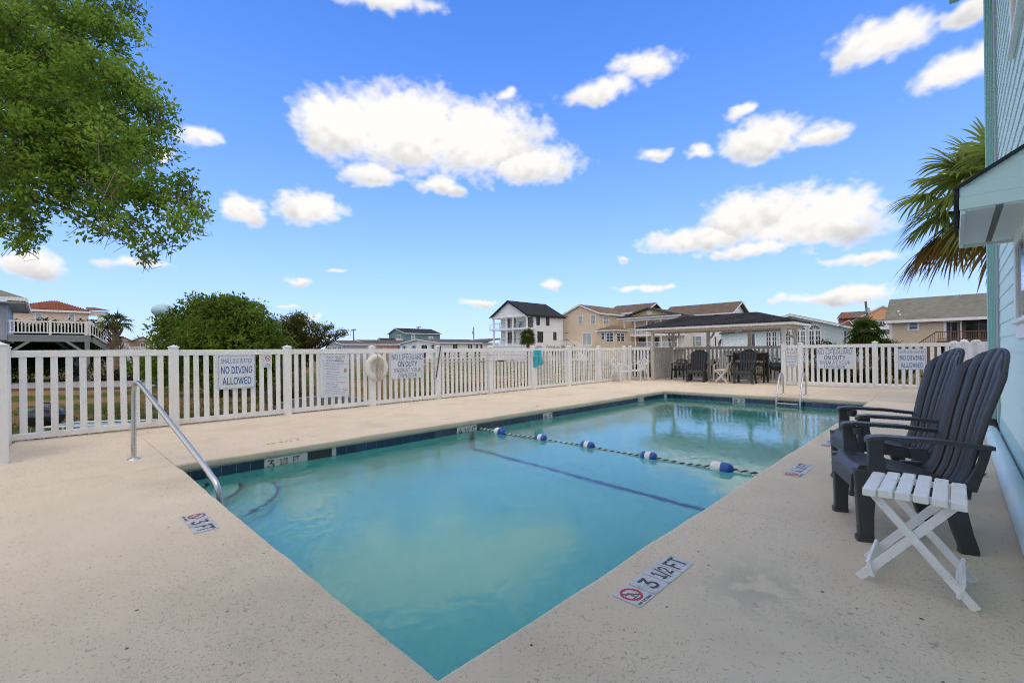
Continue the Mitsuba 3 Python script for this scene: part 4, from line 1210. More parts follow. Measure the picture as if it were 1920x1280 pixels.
OAK = [(-.9, 12.39, 6.93, .75), (-.12, 12.01, 7.13, .78), (.48, 10.98, 6.81, .66), (.92, 10.8, 7.04, .40), (.22, 11.24, 7.66, .66), (1.05, 10.96, 7.68, .30), (-.49, 11.39, 5.66, .71), (.15, 11.89, 6.12, .79), (.71, 10.45, 5.85, .64), (1.15, 10.57, 6.08, .44), (1.37, 10.21, 5.64, .34), (-.24, 11, 4.72, .7), (.4, 11.34, 5.03, .77), (.88, 10.13, 4.88, .59), (1.34, 10.37, 5.02, .40), (1.53, 10.32, 5.4, .2), (-.66, 12.14, 4.21, .66), (-.07, 11.1, 4, .54), (.52, 10.93, 4.19, .61), (.99, 9.87, 4.07, .42), (1.42, 9.87, 3.95, .38), (1.76, 9.66, 4.17, .28), (1.92, 9.49, 3.79, .15), (1.65, 9.48, 3.54, .32), (-.14, 11.17, 3.36, .25), (-.26, 11.31, 3.1, .14), (.69, 10.47, 3.56, .38), (1.06, 9.95, 3.34, .32), (1.17, 9.69, 2.91, .14), (-.46, 11.65, 3.58, .36), (1.37, 9.62, 3.16, .2),
       (-1.79, 14.02, 6.91, 1.1), (-1.74, 13.54, 4.78, 1.06), (-3.01, 15.99, 6.21, 1.37), (-.97, 13.61, 9.36, 1.13), (.39, 11.93, 9.15, .91), (.16, 13.31, 6.15, 1.21), (.75, 12.41, 5.17, .97), (-.14, 13.61, 7.48, 1.21), (-1.41, 15.2, 6.17, 1.35)]
ok = thing('oak_tree', 'large leafy green oak tree reaching into the sky at upper left', 'tree')
vfc, spr = foliage(OAK, 240, .090, .044, (.05, .12, .016), (.46, .66, .12), 21, sub=.085, per_sprig=18, tips=(.02, (.20, .22, .04)))
put_leaves(ok, 'crown', vfc)
root = np.array([-1.6, 13.9, 5.2])
put(ok, 'trunk', tube(curve([(-2.2, 14.6, LZ - .1), (-2.1, 14.4, 1.2), (-1.9, 14.2, 3.0), (-1.4, 13.7, 5.2)], 14), np.linspace(.30, .16, 13), 14), 'mat_bark', smooth=True)
put(ok, 'limb', limbs(root, OAK[:31], .042, 5, .2), 'mat_bark', smooth=True)
r5 = np.random.default_rng(8)
tws = []
for c in OAK[:31]:
    for _ in range(10):
        a = np.array(c[:3]) + r5.normal(size=3) * c[3] * .25
        b = a + r5.normal(size=3) * c[3] * .75 - [0, 0, .12]
        tws.append(tube([a, (a + b) / 2 + r5.normal(size=3) * .06, b], [.009, .006, .003], 4))
put(ok, 'twig', cat(tws), 'mat_twig', smooth=True, kind='stuff')

BUSH = [(3.17, 22.54, .71, .84), (3.62, 22.08, 1.66, .85), (3.92, 21.77, 2.45, .80), (4.76, 21.48, 2.75, .8), (5.1, 20.56, 2.8, .85), (5.69, 19.96, 2.4, .85), (6.23, 19.83, 1.95, .76), (6.41, 19.21, 1.2, .7), (4.55, 20.55, 1.73, 1.2), (5.27, 19.82, 1.51, 1.2), (3.7, 21.57, .71, .93), (4.85, 20.38, .48, 1.04), (5.72, 19.49, .68, .93), (6.41, 19.22, .45, .63), (4.27, 21.7, 3.22, .42), (5.31, 20.63, 3.2, .42), (3.37, 22.62, 2.4, .48), (4.67, 21.01, 3.3, .34), (5.22, 21.87, 2.21, 1.7), (5.94, 20.13, 2.95, .4)]
bu = thing('evergreen_tree', 'dense rounded dark green tree standing behind the left fence', 'tree')
vfc, spr = foliage(BUSH, 170, .15, .07, (.045, .10, .018), (.30, .42, .075), 31, sub=.15, per_sprig=16, tips=(.03, (.13, .19, .04)))
put_leaves(bu, 'crown', vfc)
put(bu, 'trunk', cat(tube([(4.8, 20.6, LZ - .1), (4.85, 20.6, .8)], [.2, .15], 10), limbs(np.array([4.85, 20.6, .6]), BUSH, .08, 3, .2)), 'mat_bark', smooth=True)
JUN = [(7.66, 22.23, 2.29, .60), (7.92, 21.96, 2.65, .5), (8.18, 21.69, 2.82, .36), (8.44, 21.43, 2.4, .52), (8, 21.88, 1.79, .7), (8.6, 21.26, 1.78, .5), (7.66, 22.23, 1.55, .6), (8.95, 20.9, 2.31, .26), (9.13, 20.73, 2.46, .18), (9.29, 20.55, 2.06, .24), (9.55, 20.29, 2.16, .17), (8.86, 21, 1.97, .25), (8.37, 22.22, 1.55, .6), (9.03, 20.82, 1.72, .18), (9.69, 20.15, 2.18, .10), (8.27, 21.6, 3.02, .15), (8.1, 22.2, .8, .6), (8.6, 21.6, 1.1, .4)]
ju = thing('juniper_tree', 'windswept olive brown juniper tree right of the rounded green tree', 'tree')
JUN = [(a, b, c, d * 1.18) for a, b, c, d in JUN]
vfc, spr = foliage(JUN, 300, .12, .036, (.060, .075, .018), (.24, .25, .065), 41, sub=.085, per_sprig=14, flat=.6)
put_leaves(ju, 'crown', vfc)
put(ju, 'trunk', cat(tube(curve([(8.2, 21.9, LZ - .1), (8.25, 21.8, .7), (8.4, 21.6, 1.6)], 8), [.13] * 8 if False else np.linspace(.14, .08, 9), 8), limbs(np.array([8.3, 21.75, .9]), JUN, .05, 6, .1)), 'mat_bark', smooth=True)


def shrub(name, label, clusters, seed, dark, light, ln=.16, dens=60, cat_='shrub', group=None):
    k = thing(name, label, cat_, group)
    vfc, _ = foliage(clusters, dens, ln, ln * .4, dark, light, seed, sub=ln, per_sprig=12)
    put_leaves(k, 'crown', vfc)
    return k


def frond(base, az, el, petiole, R, droop, seed, col, tip, nl=34, spread=2.0, wd=.042, nseg=5, bend=0.0):
    """a fan palm leaf: (vertices, faces, colours); el is the petiole's elevation in radians"""
    r = np.random.default_rng(seed)
    d = np.array([math.cos(az) * math.cos(el), math.sin(az) * math.cos(el), math.sin(el)])
    h = np.array([-math.sin(az), math.cos(az), 0])
    up = np.cross(d, h) * -1
    if up[2] < 0:
        up = -up
    V, F, C = [], [], []

    def strip(p, w, nrm, c0, c1):
        o = len(V)
        n = len(p)
        for i in range(n):
            t = p[min(i + 1, n - 1)] - p[max(i - 1, 0)]
            s = np.cross(t, nrm[i])
            s /= np.linalg.norm(s) + 1e-9
            cc = c0 + (c1 - c0) * (i / (n - 1)) ** 1.5
            V.extend([p[i] - s * w[i] / 2, p[i] + nrm[i] * w[i] * -.22, p[i] + s * w[i] / 2])
            C.extend([cc, cc * .85, cc])
        for i in range(n - 1):
            a = o + 3 * i
            F.extend([(a, a + 1, a + 4), (a, a + 4, a + 3), (a + 1, a + 2, a + 5), (a + 1, a + 5, a + 4)])

    sag = .18 * petiole * math.cos(el)
    k = 6
    pet = [base + d * petiole * q - np.array([0, 0, sag * q * q]) for q in np.linspace(0, 1, k)]
    strip(pet, [.05 - .025 * q for q in np.linspace(0, 1, k)], [up] * k, np.array(col) * 1.2, np.array(col) * 1.2)
    end = pet[-1]
    d2 = d - np.array([0, 0, 2 * sag / petiole]) * .5
    d2 /= np.linalg.norm(d2)
    for i in range(nl):
        a = -spread + 2 * spread * (i + .5) / nl + r.normal() * .02
        L = R * (1 - .22 * (abs(a) / spread) ** 2) * r.uniform(.88, 1.08)
        dirn = d2 * math.cos(a) + h * math.sin(a)
        dirn += up * (.16 * (abs(a) / spread)) + r.normal(size=3) * .025
        dirn /= np.linalg.norm(dirn)
        q = np.linspace(0, 1, nseg + 1)
        drp = droop * r.uniform(.7, 1.4)
        p = [end + dirn * L * (t - .10 * drp * t ** 3) - np.array([0, 0, drp * L * t ** 2.3 * (.35 + .65 * math.sqrt(max(0, 1 - dirn[2] ** 2)))]) for t in q]
        w = [wd * (.45 + .75 * math.sin(PI * min(1, t * .9 + .12)) if t < .95 else .05) for t in q]
        c0 = np.array(col) * r.uniform(.8, 1.2)
        strip(p, w, [up] * len(p), c0, np.array(tip) * r.uniform(.8, 1.2))
    return np.array(V), np.array(F), np.array(C)


def palm(name, label, x, y, z0, hz, r_tr, nf, pet, R, seed, el=(-.9, 1.35), droop=.4, near=False, old=.25, col=(.045, .085, .014), group=None, taper=.8):
    k = thing(name, label, 'palm tree', group)
    r = np.random.default_rng(seed)
    n = 26
    zs = np.linspace(z0 - .1, hz, n)
    prof = [(r_tr * (1.05 - (1 - taper) * i / n) * (1 + .10 * ((i % 2) - .5)), z) for i, z in enumerate(zs)]
    put(k, 'trunk', lathe([(.0001, zs[0])] + prof + [(.0001, hz)], 16).apply_translation((x, y, 0)), 'mat_palmbark', smooth=False)
    boots = []
    for i in range(60):
        a, z = r.uniform(0, 2 * PI), hz - r.uniform(0, min(1.8, (hz - z0) * .7))
        p = np.array([x + r_tr * math.cos(a), y + r_tr * math.sin(a), z])
        q = p + np.array([math.cos(a) * .7 * r_tr, math.sin(a) * .7 * r_tr, 1.3 * r_tr])
        boots.append(beam(p, q, .5 * r_tr, .12 * r_tr, up=(math.cos(a), math.sin(a), .01)))
    put(k, 'leaf_base', cat(boots), 'mat_palmbark', kind='stuff')
    vs, fs, cs, o = [], [], [], 0
    for i in range(nf):
        q = i / (nf - 1)
        e = el[1] - (el[1] - el[0]) * q ** .8 + r.normal() * .08
        az = i * 2.39996 + r.normal() * .15
        dead = q > 1 - old
        c = np.array(col) * r.uniform(.75, 1.3)
        tp = c * 1.25 + [.02, .015, .0]
        if dead:
            c = np.array((.19, .15, .035)) * r.uniform(.7, 1.2)
            tp = np.array((.26, .14, .045)) * r.uniform(.8, 1.1)
        v, f, cc = frond(np.array([x, y, hz]) + .5 * r_tr * np.array([math.cos(az), math.sin(az), 0]), az, e, pet * r.uniform(.85, 1.15), R * r.uniform(.9, 1.1), droop * (1 + .9 * q), int(r.integers(1e6)), c, tp, nl=34 if near else 16, wd=R * (.048 if near else .09), nseg=6 if near else 3)
        if near:
            put(k, 'frond', trimesh.Trimesh(v, f, process=False), 'mat_frond', color=cc)
        else:
            vs.append(v)
            fs.append(f + o)
            cs.append(cc)
            o += len(v)
    if not near:
        put(k, 'crown', trimesh.Trimesh(np.vstack(vs), np.vstack(fs), process=False), 'mat_frond', color=np.vstack(cs))
    return k


palm('palm_tree', 'tall fan palm with browning lower fronds behind the teal building corner', 13.6, -.85, -.05, 4.27, .17, 42, 1.05, .95, 77, el=(-.75, 1.4), droop=.32, near=True, old=.22, col=(.22, .28, .07))
palm('palm_tree', 'stocky fan palm with a shaggy brown trunk beside the white left stairs', 3.25, 39.66, LZ, 3.45, .25, 15, .42, .66, 5, el=(-.45, 1.4), droop=.3, old=.1, col=(.10, .15, .04), taper=.5)
palm('palm_tree', 'fan palm before the porch of the white two storey house', 44.45, 40.35, LZ, 3.25, .17, 30, .55, .8, 6, droop=.4, old=.1, col=(.07, .085, .02))
palm('palm_tree', 'green fan palm left of the tan sided house with brown deck', 50.3, 5.6, LZ, 2.6, .2, 34, .7, 1.0, 9, droop=.4, old=.1)
r6 = np.random.default_rng(12)
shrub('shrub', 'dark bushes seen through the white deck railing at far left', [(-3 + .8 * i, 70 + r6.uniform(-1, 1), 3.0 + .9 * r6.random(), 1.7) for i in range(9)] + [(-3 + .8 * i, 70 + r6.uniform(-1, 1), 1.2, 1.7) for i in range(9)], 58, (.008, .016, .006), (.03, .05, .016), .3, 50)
shrub('shrub', 'dark green palmetto thicket behind the stocky palm at left', [(1.9 + .5 * i, 42 + r6.uniform(-.5, .5), 1.4 + .5 * r6.random() - .12 * i, .75) for i in range(6)], 51, (.015, .035, .008), (.07, .10, .025), .2)
for i, (a, b) in enumerate((((47.6, 9.3), (49.5, 6.5)), ((50.5, 5.2), (52, 3.9)))):
    shrub('shrub', ['yellow green bush at the foot of the pale blue house', 'low green bush between the far palm and the tan house'][i], [(a[0] + (b[0] - a[0]) * q + r6.normal() * .2, a[1] + (b[1] - a[1]) * q, .5 + .7 * r6.random(), .8) for q in np.linspace(0, 1, 6)], 52 + i, (.03, .045, .010), (.13, .15, .03), .2)
shrub('spiky_shrub', 'spiky green yucca like shrub right of the far palm on the porch lawn', [(50.5 + .5 * i, 41.5 - .9 * i, .9 + .35 * r6.random(), .6) for i in range(4)], 55, (.03, .05, .012), (.12, .16, .05), .35, 40)
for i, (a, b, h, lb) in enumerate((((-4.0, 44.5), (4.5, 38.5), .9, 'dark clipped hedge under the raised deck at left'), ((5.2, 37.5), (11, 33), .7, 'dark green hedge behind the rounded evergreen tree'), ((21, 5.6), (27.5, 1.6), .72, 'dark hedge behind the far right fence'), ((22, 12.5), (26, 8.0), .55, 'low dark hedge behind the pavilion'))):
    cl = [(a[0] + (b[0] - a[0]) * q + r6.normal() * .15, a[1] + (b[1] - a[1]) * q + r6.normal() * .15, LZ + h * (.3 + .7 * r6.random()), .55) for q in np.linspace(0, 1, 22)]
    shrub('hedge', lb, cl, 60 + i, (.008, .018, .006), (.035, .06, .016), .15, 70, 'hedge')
# tall grass clump
og = thing('grass_clump', 'tall arching ornamental grass clump behind the no smoking sign', 'ornamental grass')
r7 = np.random.default_rng(14)
V, F, C = [], [], []
for i in range(420):
    a = r7.uniform(0, 2 * PI)
    b0 = np.array([4.15, 11.9, LZ]) + r7.normal(size=3) * [.10, .10, 0]
    L, tilt = r7.uniform(.9, 1.75), abs(r7.normal()) * .35 + .05
    o = len(V)
    cc = np.array([.05, .075, .018]) * r7.uniform(.5, 1.6) + (np.array([.10, .07, .02]) if r7.random() < .25 else 0)
    for t in np.linspace(0, 1, 6):
        q = b0 + L * np.array([math.cos(a) * (math.sin(tilt) * t + .35 * t ** 3), math.sin(a) * (math.sin(tilt) * t + .35 * t ** 3), t * math.cos(tilt) - .35 * t ** 3])
        w = .009 * (1 - t) + .001
        s = np.array([-math.sin(a + .6), math.cos(a + .6), 0])
        V += [q - s * w, q + s * w]
        C += [cc, cc]
    for j in range(5):
        F += [(o + 2 * j, o + 2 * j + 1, o + 2 * j + 3), (o + 2 * j, o + 2 * j + 3, o + 2 * j + 2)]
put(og, 'blade', trimesh.Trimesh(V, F, process=False), 'mat_frond', kind='stuff', color=np.array(C))
# grass close to the fence
r8 = np.random.default_rng(15)
N = 26000
gp = np.c_[r8.uniform(-6, 17, N), 9.75 + 9 * r8.random(N) ** 1.6, np.full(N, LZ)]
keep = meshkit.fbm(gp * .5, 3, 2) > .42
gp = gp[keep]
n = len(gp)
a = r8.uniform(0, 2 * PI, n)
s = np.c_[np.cos(a), np.sin(a), np.zeros(n)] * .010
tip = gp + np.c_[r8.normal(size=(n, 2)) * .03, r8.uniform(.04, .10, n)]
gc = np.where((meshkit.fbm(gp * .35 + 7, 3, 5) > .5)[:, None], [[.075, .085, .022]], [[.12, .09, .04]]) * r8.uniform(.6, 1.3, (n, 1))
gm = trimesh.Trimesh(np.stack([gp - s, gp + s, tip], 1).reshape(-1, 3), np.arange(3 * n).reshape(-1, 3), process=False)
k = numbered('grass')
scene[k] = mikit.ply(gm, 'mat_frond', color=np.repeat(gc, 3, 0))
labels[k] = {'label': 'short green and brown grass behind the left fence', 'category': 'grass', 'kind': 'stuff'}
mat('mat_timber', (.14, .115, .095), .9)
struct('gravel_drive', sheet(Polygon([(-8, 49.5), (5.6, 36.8), (3.9, 29.8), (-9, 39.5)]), LZ + .02), 'mat_gravel')
for p, q, lb in (((-8.5, 51), (5.4, 37.6), 'far weathered landscape timber beyond the gravel drive at left'), ((-7.5, 38.2), (4.0, 27.6), 'near weathered landscape timber edging the gravel drive at left')):
    single('landscape_timber', lb, 'timber', cat([beam(np.array([*p, LZ + .07]) + (np.array([*q, LZ + .07]) - np.array([*p, LZ + .07])) * (i / 5 + .004), np.array([*p, LZ + .07]) + (np.array([*q, LZ + .07]) - np.array([*p, LZ + .07])) * ((i + 1) / 5 - .004), .16, .11) for i in range(5)]), 'mat_timber')

# ------------------------------------------------------------------ houses


class House:
    """a building whose faces are square to the pool; S faces the near end (-x), T faces right (-y); a is measured from the corner (s0, t0)"""

    def __init__(self, name, label, s0, t0, catg='house', group=None):
        self.k, self.s, self.t = thing(name, label, catg, group), s0, t0

    def box(self, face, a0, a1, z0, z1, d0, d1):
        a0, a1 = min(a0, a1), max(a0, a1)
        if face == 'S':
            return B(self.s - d1, self.s - d0, self.t + a0, self.t + a1, z0, z1)
        return B(self.s + a0, self.s + a1, self.t - d1, self.t - d0, z0, z1)

    def part(self, name, mesh, m, **kw):
        return put(self.k, name, mesh, m, **kw)

    def wall(self, x0, x1, y0, y1, z0, z1, m, pitch=.2):
        """walls of a block, sawtooth lap siding on the two faces seen; x, y relative to the corner"""
        X0, X1, Y0_, Y1_ = self.s + x0, self.s + x1, self.t + y0, self.t + y1
        ms = [B(X0, X1, Y0_, Y1_, z0, z1)]
        if pitch:
            for z in np.arange(z0, z1 - pitch * .5, pitch):
                zz = min(z + pitch, z1)
                ms.append(hull([(X0, Y0_ - .02, z), (X0 - .022, Y0_ - .02, z), (X0 - .004, Y0_ - .005, zz), (X0, Y1_, z), (X0 - .022, Y1_, z), (X0 - .004, Y1_, zz)]))
                ms.append(hull([(X0 - .02, Y0_, z), (X0 - .02, Y0_ - .022, z), (X0 - .004, Y0_ - .004, zz), (X1, Y0_, z), (X1, Y0_ - .022, z), (X1, Y0_ - .004, zz)]))
        return self.part('wall', cat(ms), m)

    def win(self, face, a0, a1, z0, z1, fr='mat_trim', gl='mat_glass', name='window', w=.10, mun=(1, 2), d=.06, shut=None):
        b = lambda *q: self.box(face, *q)
        A0, A1 = min(a0, a1), max(a0, a1)
        ms = [b(A0 - w, A0, z0 - w, z1 + w, -.02, d), b(A1, A1 + w, z0 - w, z1 + w, -.02, d), b(A0 + .001, A1 - .001, z1, z1 + w, -.02, d), b(A0 + .001, A1 - .001, z0 - w, z0, -.02, d)]
        for i in range(1, mun[0]):
            c = A0 + (A1 - A0) * i / mun[0]
            ms.append(b(c - .035, c + .035, z0, z1, 0, d - .01))
        for i in range(1, mun[1]):
            c = z0 + (z1 - z0) * i / mun[1]
            ms.append(b(A0, A1, c - .03, c + .03, 0, d - .013))
        k = self.part(name, cat(ms), fr)
        put(k, 'pane', b(A0 + .002, A1 - .002, z0 + .002, z1 - .002, -.01, .028), gl)
        if shut:
            put(k, 'shutter', cat(b(A0 - w - .34, A0 - w - .02, z0 - .05, z1 + .05, 0, .05), b(A1 + w + .02, A1 + w + .34, z0 - .05, z1 + .05, 0, .05)), shut)
        return k

    def gable_wall(self, y0, y1, ya, z0, za, x, m, th=.2, pitch=.2, zc=None):
        """triangular wall facing -x between y0 and y1 with its apex at ya"""
        f = lambda y, z: (self.s + x, self.t + y, z)
        ms = [hull([f(y0, z0), f(y1, z0), f(ya, za), (self.s + x + th, self.t + y0, z0), (self.s + x + th, self.t + y1, z0), (self.s + x + th, self.t + ya, za)])]
        for z in np.arange(z0, za - pitch, pitch):
            q = (z - z0) / (za - z0)
            a, b = y0 + (ya - y0) * q, y1 + (ya - y1) * q
            ms.append(hull([(self.s + x - .02, self.t + a, z), (self.s + x - .02, self.t + b, z), (self.s + x, self.t + a, z), (self.s + x, self.t + b, z), (self.s + x - .003, self.t + a, z + pitch * .9), (self.s + x - .003, self.t + b, z + pitch * .9)]))
        return self.part('gable', cat(ms), m)

    def gable_roof(self, x0, x1, y0, y1, ya, ze, za, m, th=.16, trim='mat_trim', ze1=None):
        """ridge along x at ya; eaves at y0 and y1"""
        ze1 = ze if ze1 is None else ze1
        P = lambda x, y, z: (self.s + x, self.t + y, z)
        k = self.part('roof', cat(slab([P(x0, y0, ze), P(x1, y0, ze), P(x1, ya, za), P(x0, ya, za)], th * .5), slab([P(x0, y1, ze1), P(x1, y1, ze1), P(x1, ya, za), P(x0, ya, za)], th * .5)), m)
        if trim:
            o = -.05
            put(k, 'rake_board', cat(slab([P(x0 - .03, y0, ze + o), P(x0 + .05, y0, ze + o), P(x0 + .05, ya, za + o), P(x0 - .03, ya, za + o)], th * 1.3), slab([P(x0 - .03, y1, ze1 + o), P(x0 + .05, y1, ze1 + o), P(x0 + .05, ya, za + o), P(x0 - .03, ya, za + o)], th * 1.3), B(self.s + x0, self.s + x1, self.t + y0 - .03, self.t + y0 + .05, ze - .28, ze - .03)), trim)
        return k

    def cross_roof(self, x0, x1, xa, y0, y1, ze, za, m, th=.16, trim='mat_trim'):
        """ridge along y at xa; eaves at x0 and x1"""
        P = lambda x, y, z: (self.s + x, self.t + y, z)
        k = self.part('roof', cat(slab([P(x0, y0, ze), P(x0, y1, ze), P(xa, y1, za), P(xa, y0, za)], th * .5), slab([P(x1, y0, ze), P(x1, y1, ze), P(xa, y1, za), P(xa, y0, za)], th * .5)), m)
        if trim:
            put(k, 'eave_board', cat(B(self.s + x0 - .03, self.s + x0 + .05, self.t + y0, self.t + y1, ze - .28, ze - .03)), trim)
            put(k, 'rake_board', cat(slab([P(x0, y0 - .03, ze - .03), P(x0, y0 + .05, ze - .03), P(xa, y0 + .05, za - .03), P(xa, y0 - .03, za - .03)], th * 1.3), slab([P(x1, y0 - .03, ze - .03), P(x1, y0 + .05, ze - .03), P(xa, y0 + .05, za - .03), P(xa, y0 - .03, za - .03)], th * 1.3)), trim)
        return k

    def rails(self, face, a0, a1, z, d, h=.95, step=.14, m='mat_trim', w=.045, name='railing'):
        b = lambda *q: self.box(face, *q)
        A0, A1 = min(a0, a1), max(a0, a1)
        k = self.part(name, cat(b(A0, A1, z + h - .08, z + h, d - .05, d + .05), b(A0, A1, z + .08, z + .15, d - .03, d + .03)), m)
        put(k, 'baluster', cat([b(a - w / 2, a + w / 2, z + .12, z + h - .05, d - .018, d + .018) for a in np.arange(A0 + step / 2, A1, step)]), m, kind='stuff')
        return k


# white two storey house with black roof
h = House('house', 'white two storey house with black gable roof and double porch', 55.48, 50.53)
h.wall(2.0, 9.6, .03, 8.2, LZ, 7.32, 'mat_white', 0)
h.gable_wall(-.1, 8.4, 4.25, 7.25, 9.75, .0, 'mat_white', pitch=9)
h.gable_roof(-.35, 9.9, -.45, 8.75, 4.2, 7.28, 9.95, 'mat_roof_dark', trim='mat_roof_dark')
h.part('porch_beam', cat(B(h.s - .1, h.s + 2, h.t - .06, h.t + 8.3, 7.0, 7.24)), 'mat_white')
for z in (5.2, 2.35):
    h.part('porch_floor', B(h.s - .15, h.s + 1.99, h.t - .1, h.t + 8.35, z - .30, z), 'mat_white')
h.part('porch_base', B(h.s - .05, h.s + 1.98, h.t, h.t + 8.2, LZ, 2.04), 'mat_white')
for a in (.12, 3.3, 4.85, 8.1):
    h.part('porch_column', cat(h.box('S', a - .13, a + .13, 2.35, 4.9, -.25, .0), h.box('S', a - .13, a + .13, 5.2, 7.0, -.25, .0)), 'mat_white')
h.part('porch_column', cat(B(h.s + 1.75, h.s + 1.97, h.t - .05, h.t + .17, 2.35, 4.9), B(h.s + 1.75, h.s + 1.97, h.t - .05, h.t + .17, 5.2, 7.0)), 'mat_white')
for z in (5.2, 2.35):
    for f_, a0, a1, d in (('S', .1, 8.1, -.1), ('T', .1, 1.9, -.05)):
        k = h.part('porch_railing', cat(h.box(f_, a0, a1, z + .92, z + .98, d - .03, d + .03), *[h.box(f_, a - .04, a + .04, z, z + .98, d - .035, d + .035) for a in np.linspace(a0, a1, 6 if f_ == 'S' else 2)]), 'mat_blackplastic')
        put(k, 'cable', cat([h.box(f_, a0, a1, z + q, z + q + .012, d - .006, d + .006) for q in np.arange(.12, .9, .12)]), 'mat_conduit', kind='stuff')
hs = h.s
h.s = hs + 2.0
for a0, a1, z0, z1 in ((5.9, 6.6, 5.25, 6.95), (4.6, 5.3, 5.25, 6.95), (.6, 1.5, 5.25, 7.0), (5.6, 6.4, 2.8, 4.5), (4.7, 5.3, 2.8, 4.5), (1.9, 3.0, 2.4, 4.45)):
    h.win('S', a0, a1, z0, z1, 'mat_blackplastic', w=.09)
h.s = hs
for a0, a1, z0, z1, mu in ((2.5, 3.1, 5.75, 7.1, (1, 2)), (5.05, 5.65, 5.75, 7.1, (1, 2)), (2.7, 3.9, 2.85, 4.42, (2, 2)), (6.95, 7.55, 3.25, 4.42, (1, 2))):
    h.win('T', a0, a1, z0, z1, 'mat_blackplastic', w=.11, mun=mu)
h.part('trim_band', h.box('T', 2.0, 9.6, 4.58, 4.68, 0, .04), 'mat_trim')
h.part('side_balcony', cat(B(h.s + .3, h.s + 1.9, h.t + 8.36, h.t + 9.3, 5.0, 5.12), B(h.s + .3, h.s + .36, h.t + 8.4, h.t + 9.3, 6.05, 6.12), B(h.s + .3, h.s + .36, h.t + 9.25, h.t + 9.31, 5.1, 6.1)), 'mat_conduit')
h.part('porch_steps', cat([B(h.s + 2 + .3 * i, h.s + 2.3 + .3 * i, h.t - 1.1, h.t - .03, LZ, 2.1 - .2 * i) for i in range(8)]), 'mat_concrete')
for i, (a, z) in enumerate(((2.6, 5.2), (1.9, 2.35), (1.0, 2.35))):
    k = thing('porch_chair', ['turquoise chair on the upper porch of the white house', 'turquoise chair left on the lower porch of the white house', 'blue chair right on the lower porch of the white house'][i], 'chair')
    put(k, 'seat', RB(h.s + .6, h.s + 1.2, h.t + a - .35, h.t + a + .35, z + .35, z + .45, .02), 'mat_aqua_dark')
    put(k, 'backrest', beam((h.s + 1.15, h.t + a, z + .45), (h.s + 1.4, h.t + a, z + 1.0), .65, .06, up=(1, 0, .3)), 'mat_aqua_dark')
    put(k, 'leg', cat([RB(h.s + x_, h.s + x_ + .06, h.t + a + y_ - .03, h.t + a + y_ + .03, z, z + .35, .01) for x_ in (.6, 1.14) for y_ in (-.3, .3)]), 'mat_aqua_dark')

# tan two storey house
h = House('house', 'tan two storey house with brown shingle roof and white window trim', 66.38, 43.64)
h.wall(0, 9.5, .0, 8.0, LZ, 7.6, 'mat_tan', 0)
h.gable_wall(0, 8.0, 4.05, 7.6, 9.3, .0, 'mat_tan', pitch=9)
h.gable_roof(-.3, 12, -.4, 8.45, 4.05, 7.65, 9.45, 'mat_roof_brown')
h.wall(8.2, 16, -4.2, 2, LZ, 8.2, 'mat_tan', 0)
h.cross_roof(7.8, 16, 12, -4.5, 4, 8.1, 9.9, 'mat_roof_brown')
for a0, a1, z0, z1 in ((3.55, 4.4, 5.95, 7.35), (.85, 1.7, 5.85, 7.3)):
    h.win('S', a0, a1, z0, z1, gl='mat_paleglass')
h.win('T', 1.2, 2.75, 5.85, 7.15, mun=(2, 2), gl='mat_paleglass')
k = h.win('S', 1.75, 3.5, 2.2, 4.25, name='door', mun=(2, 1), gl='mat_paleglass')
h.part('louvre', cat(h.box('S', 6.6, 7.5, 7.30, 7.42, 0, .03), h.box('S', 6.6, 7.5, 4.45, 4.57, 0, .03)), 'mat_wood')
h.part('deck', h.box('S', 1.5, 9.8, 1.65, 1.9, 0, 4.0), 'mat_trim')
h.rails('S', 2.9, 9.8, 1.9, 3.95, 1.15)
h.part('deck_stairs', cat([h.box('S', .2 + .28 * i, .5 + .28 * i, LZ, .0 + .17 * i, 2.9, 3.9) for i in range(10)]), 'mat_trim')
h.part('stair_rail', cat(beam((h.s - 3.95, h.t + .2, .9), (h.s - 3.95, h.t + 3.0, 2.9), .08, .1), beam((h.s - 2.9, h.t + .2, .9), (h.s - 2.9, h.t + 3.0, 2.9), .08, .1)), 'mat_trim')
h.part('patio_umbrella', cat(lathe([(.0001, 3.35), (.5, 3.2), (.9, 2.98), (.88, 2.95), (.0001, 3.0)], 12).apply_translation((h.s - 2, h.t + 5.7, 0)), tube([(h.s - 2, h.t + 5.7, 1.9), (h.s - 2, h.t + 5.7, 3.2)], .04, 6)), 'mat_blackplastic')
h2 = h
h.s, h.t = 64.73, 39.6
h.wall(.02, 9, .02, 3.5, LZ, 4.6, 'mat_tan', 0)
P = lambda x, y, z: (h.s + x, h.t + y, z)
h.part('roof', cat(slab([P(-.35, -.35, 4.6), P(-.35, 3.7, 4.6), P(1.8, 1.8, 5.35)], .1), slab([P(-.35, -.35, 4.6), P(4, -.35, 4.6), P(4, 1.8, 5.35), P(1.8, 1.8, 5.35)], .1)), 'mat_roof_brown')
h.part('eave_board', cat(B(h.s - .38, h.s - .3, h.t - .35, h.t + 3.7, 4.36, 4.57), B(h.s - .38, h.s + 4, h.t - .38, h.t - .3, 4.36, 4.57)), 'mat_trim')
for f_, a0, a1, z0, z1, mu in (('S', 2.05, 2.6, 3.05, 4.1, (1, 2)), ('S', .35, 1.6, 2.65, 4.05, (2, 3)), ('T', .5, 1.5, 2.7, 3.95, (1, 3)), ('T', 1.75, 2.7, 2.7, 3.95, (1, 3))):
    h.win(f_, a0, a1, z0, z1, mun=mu)

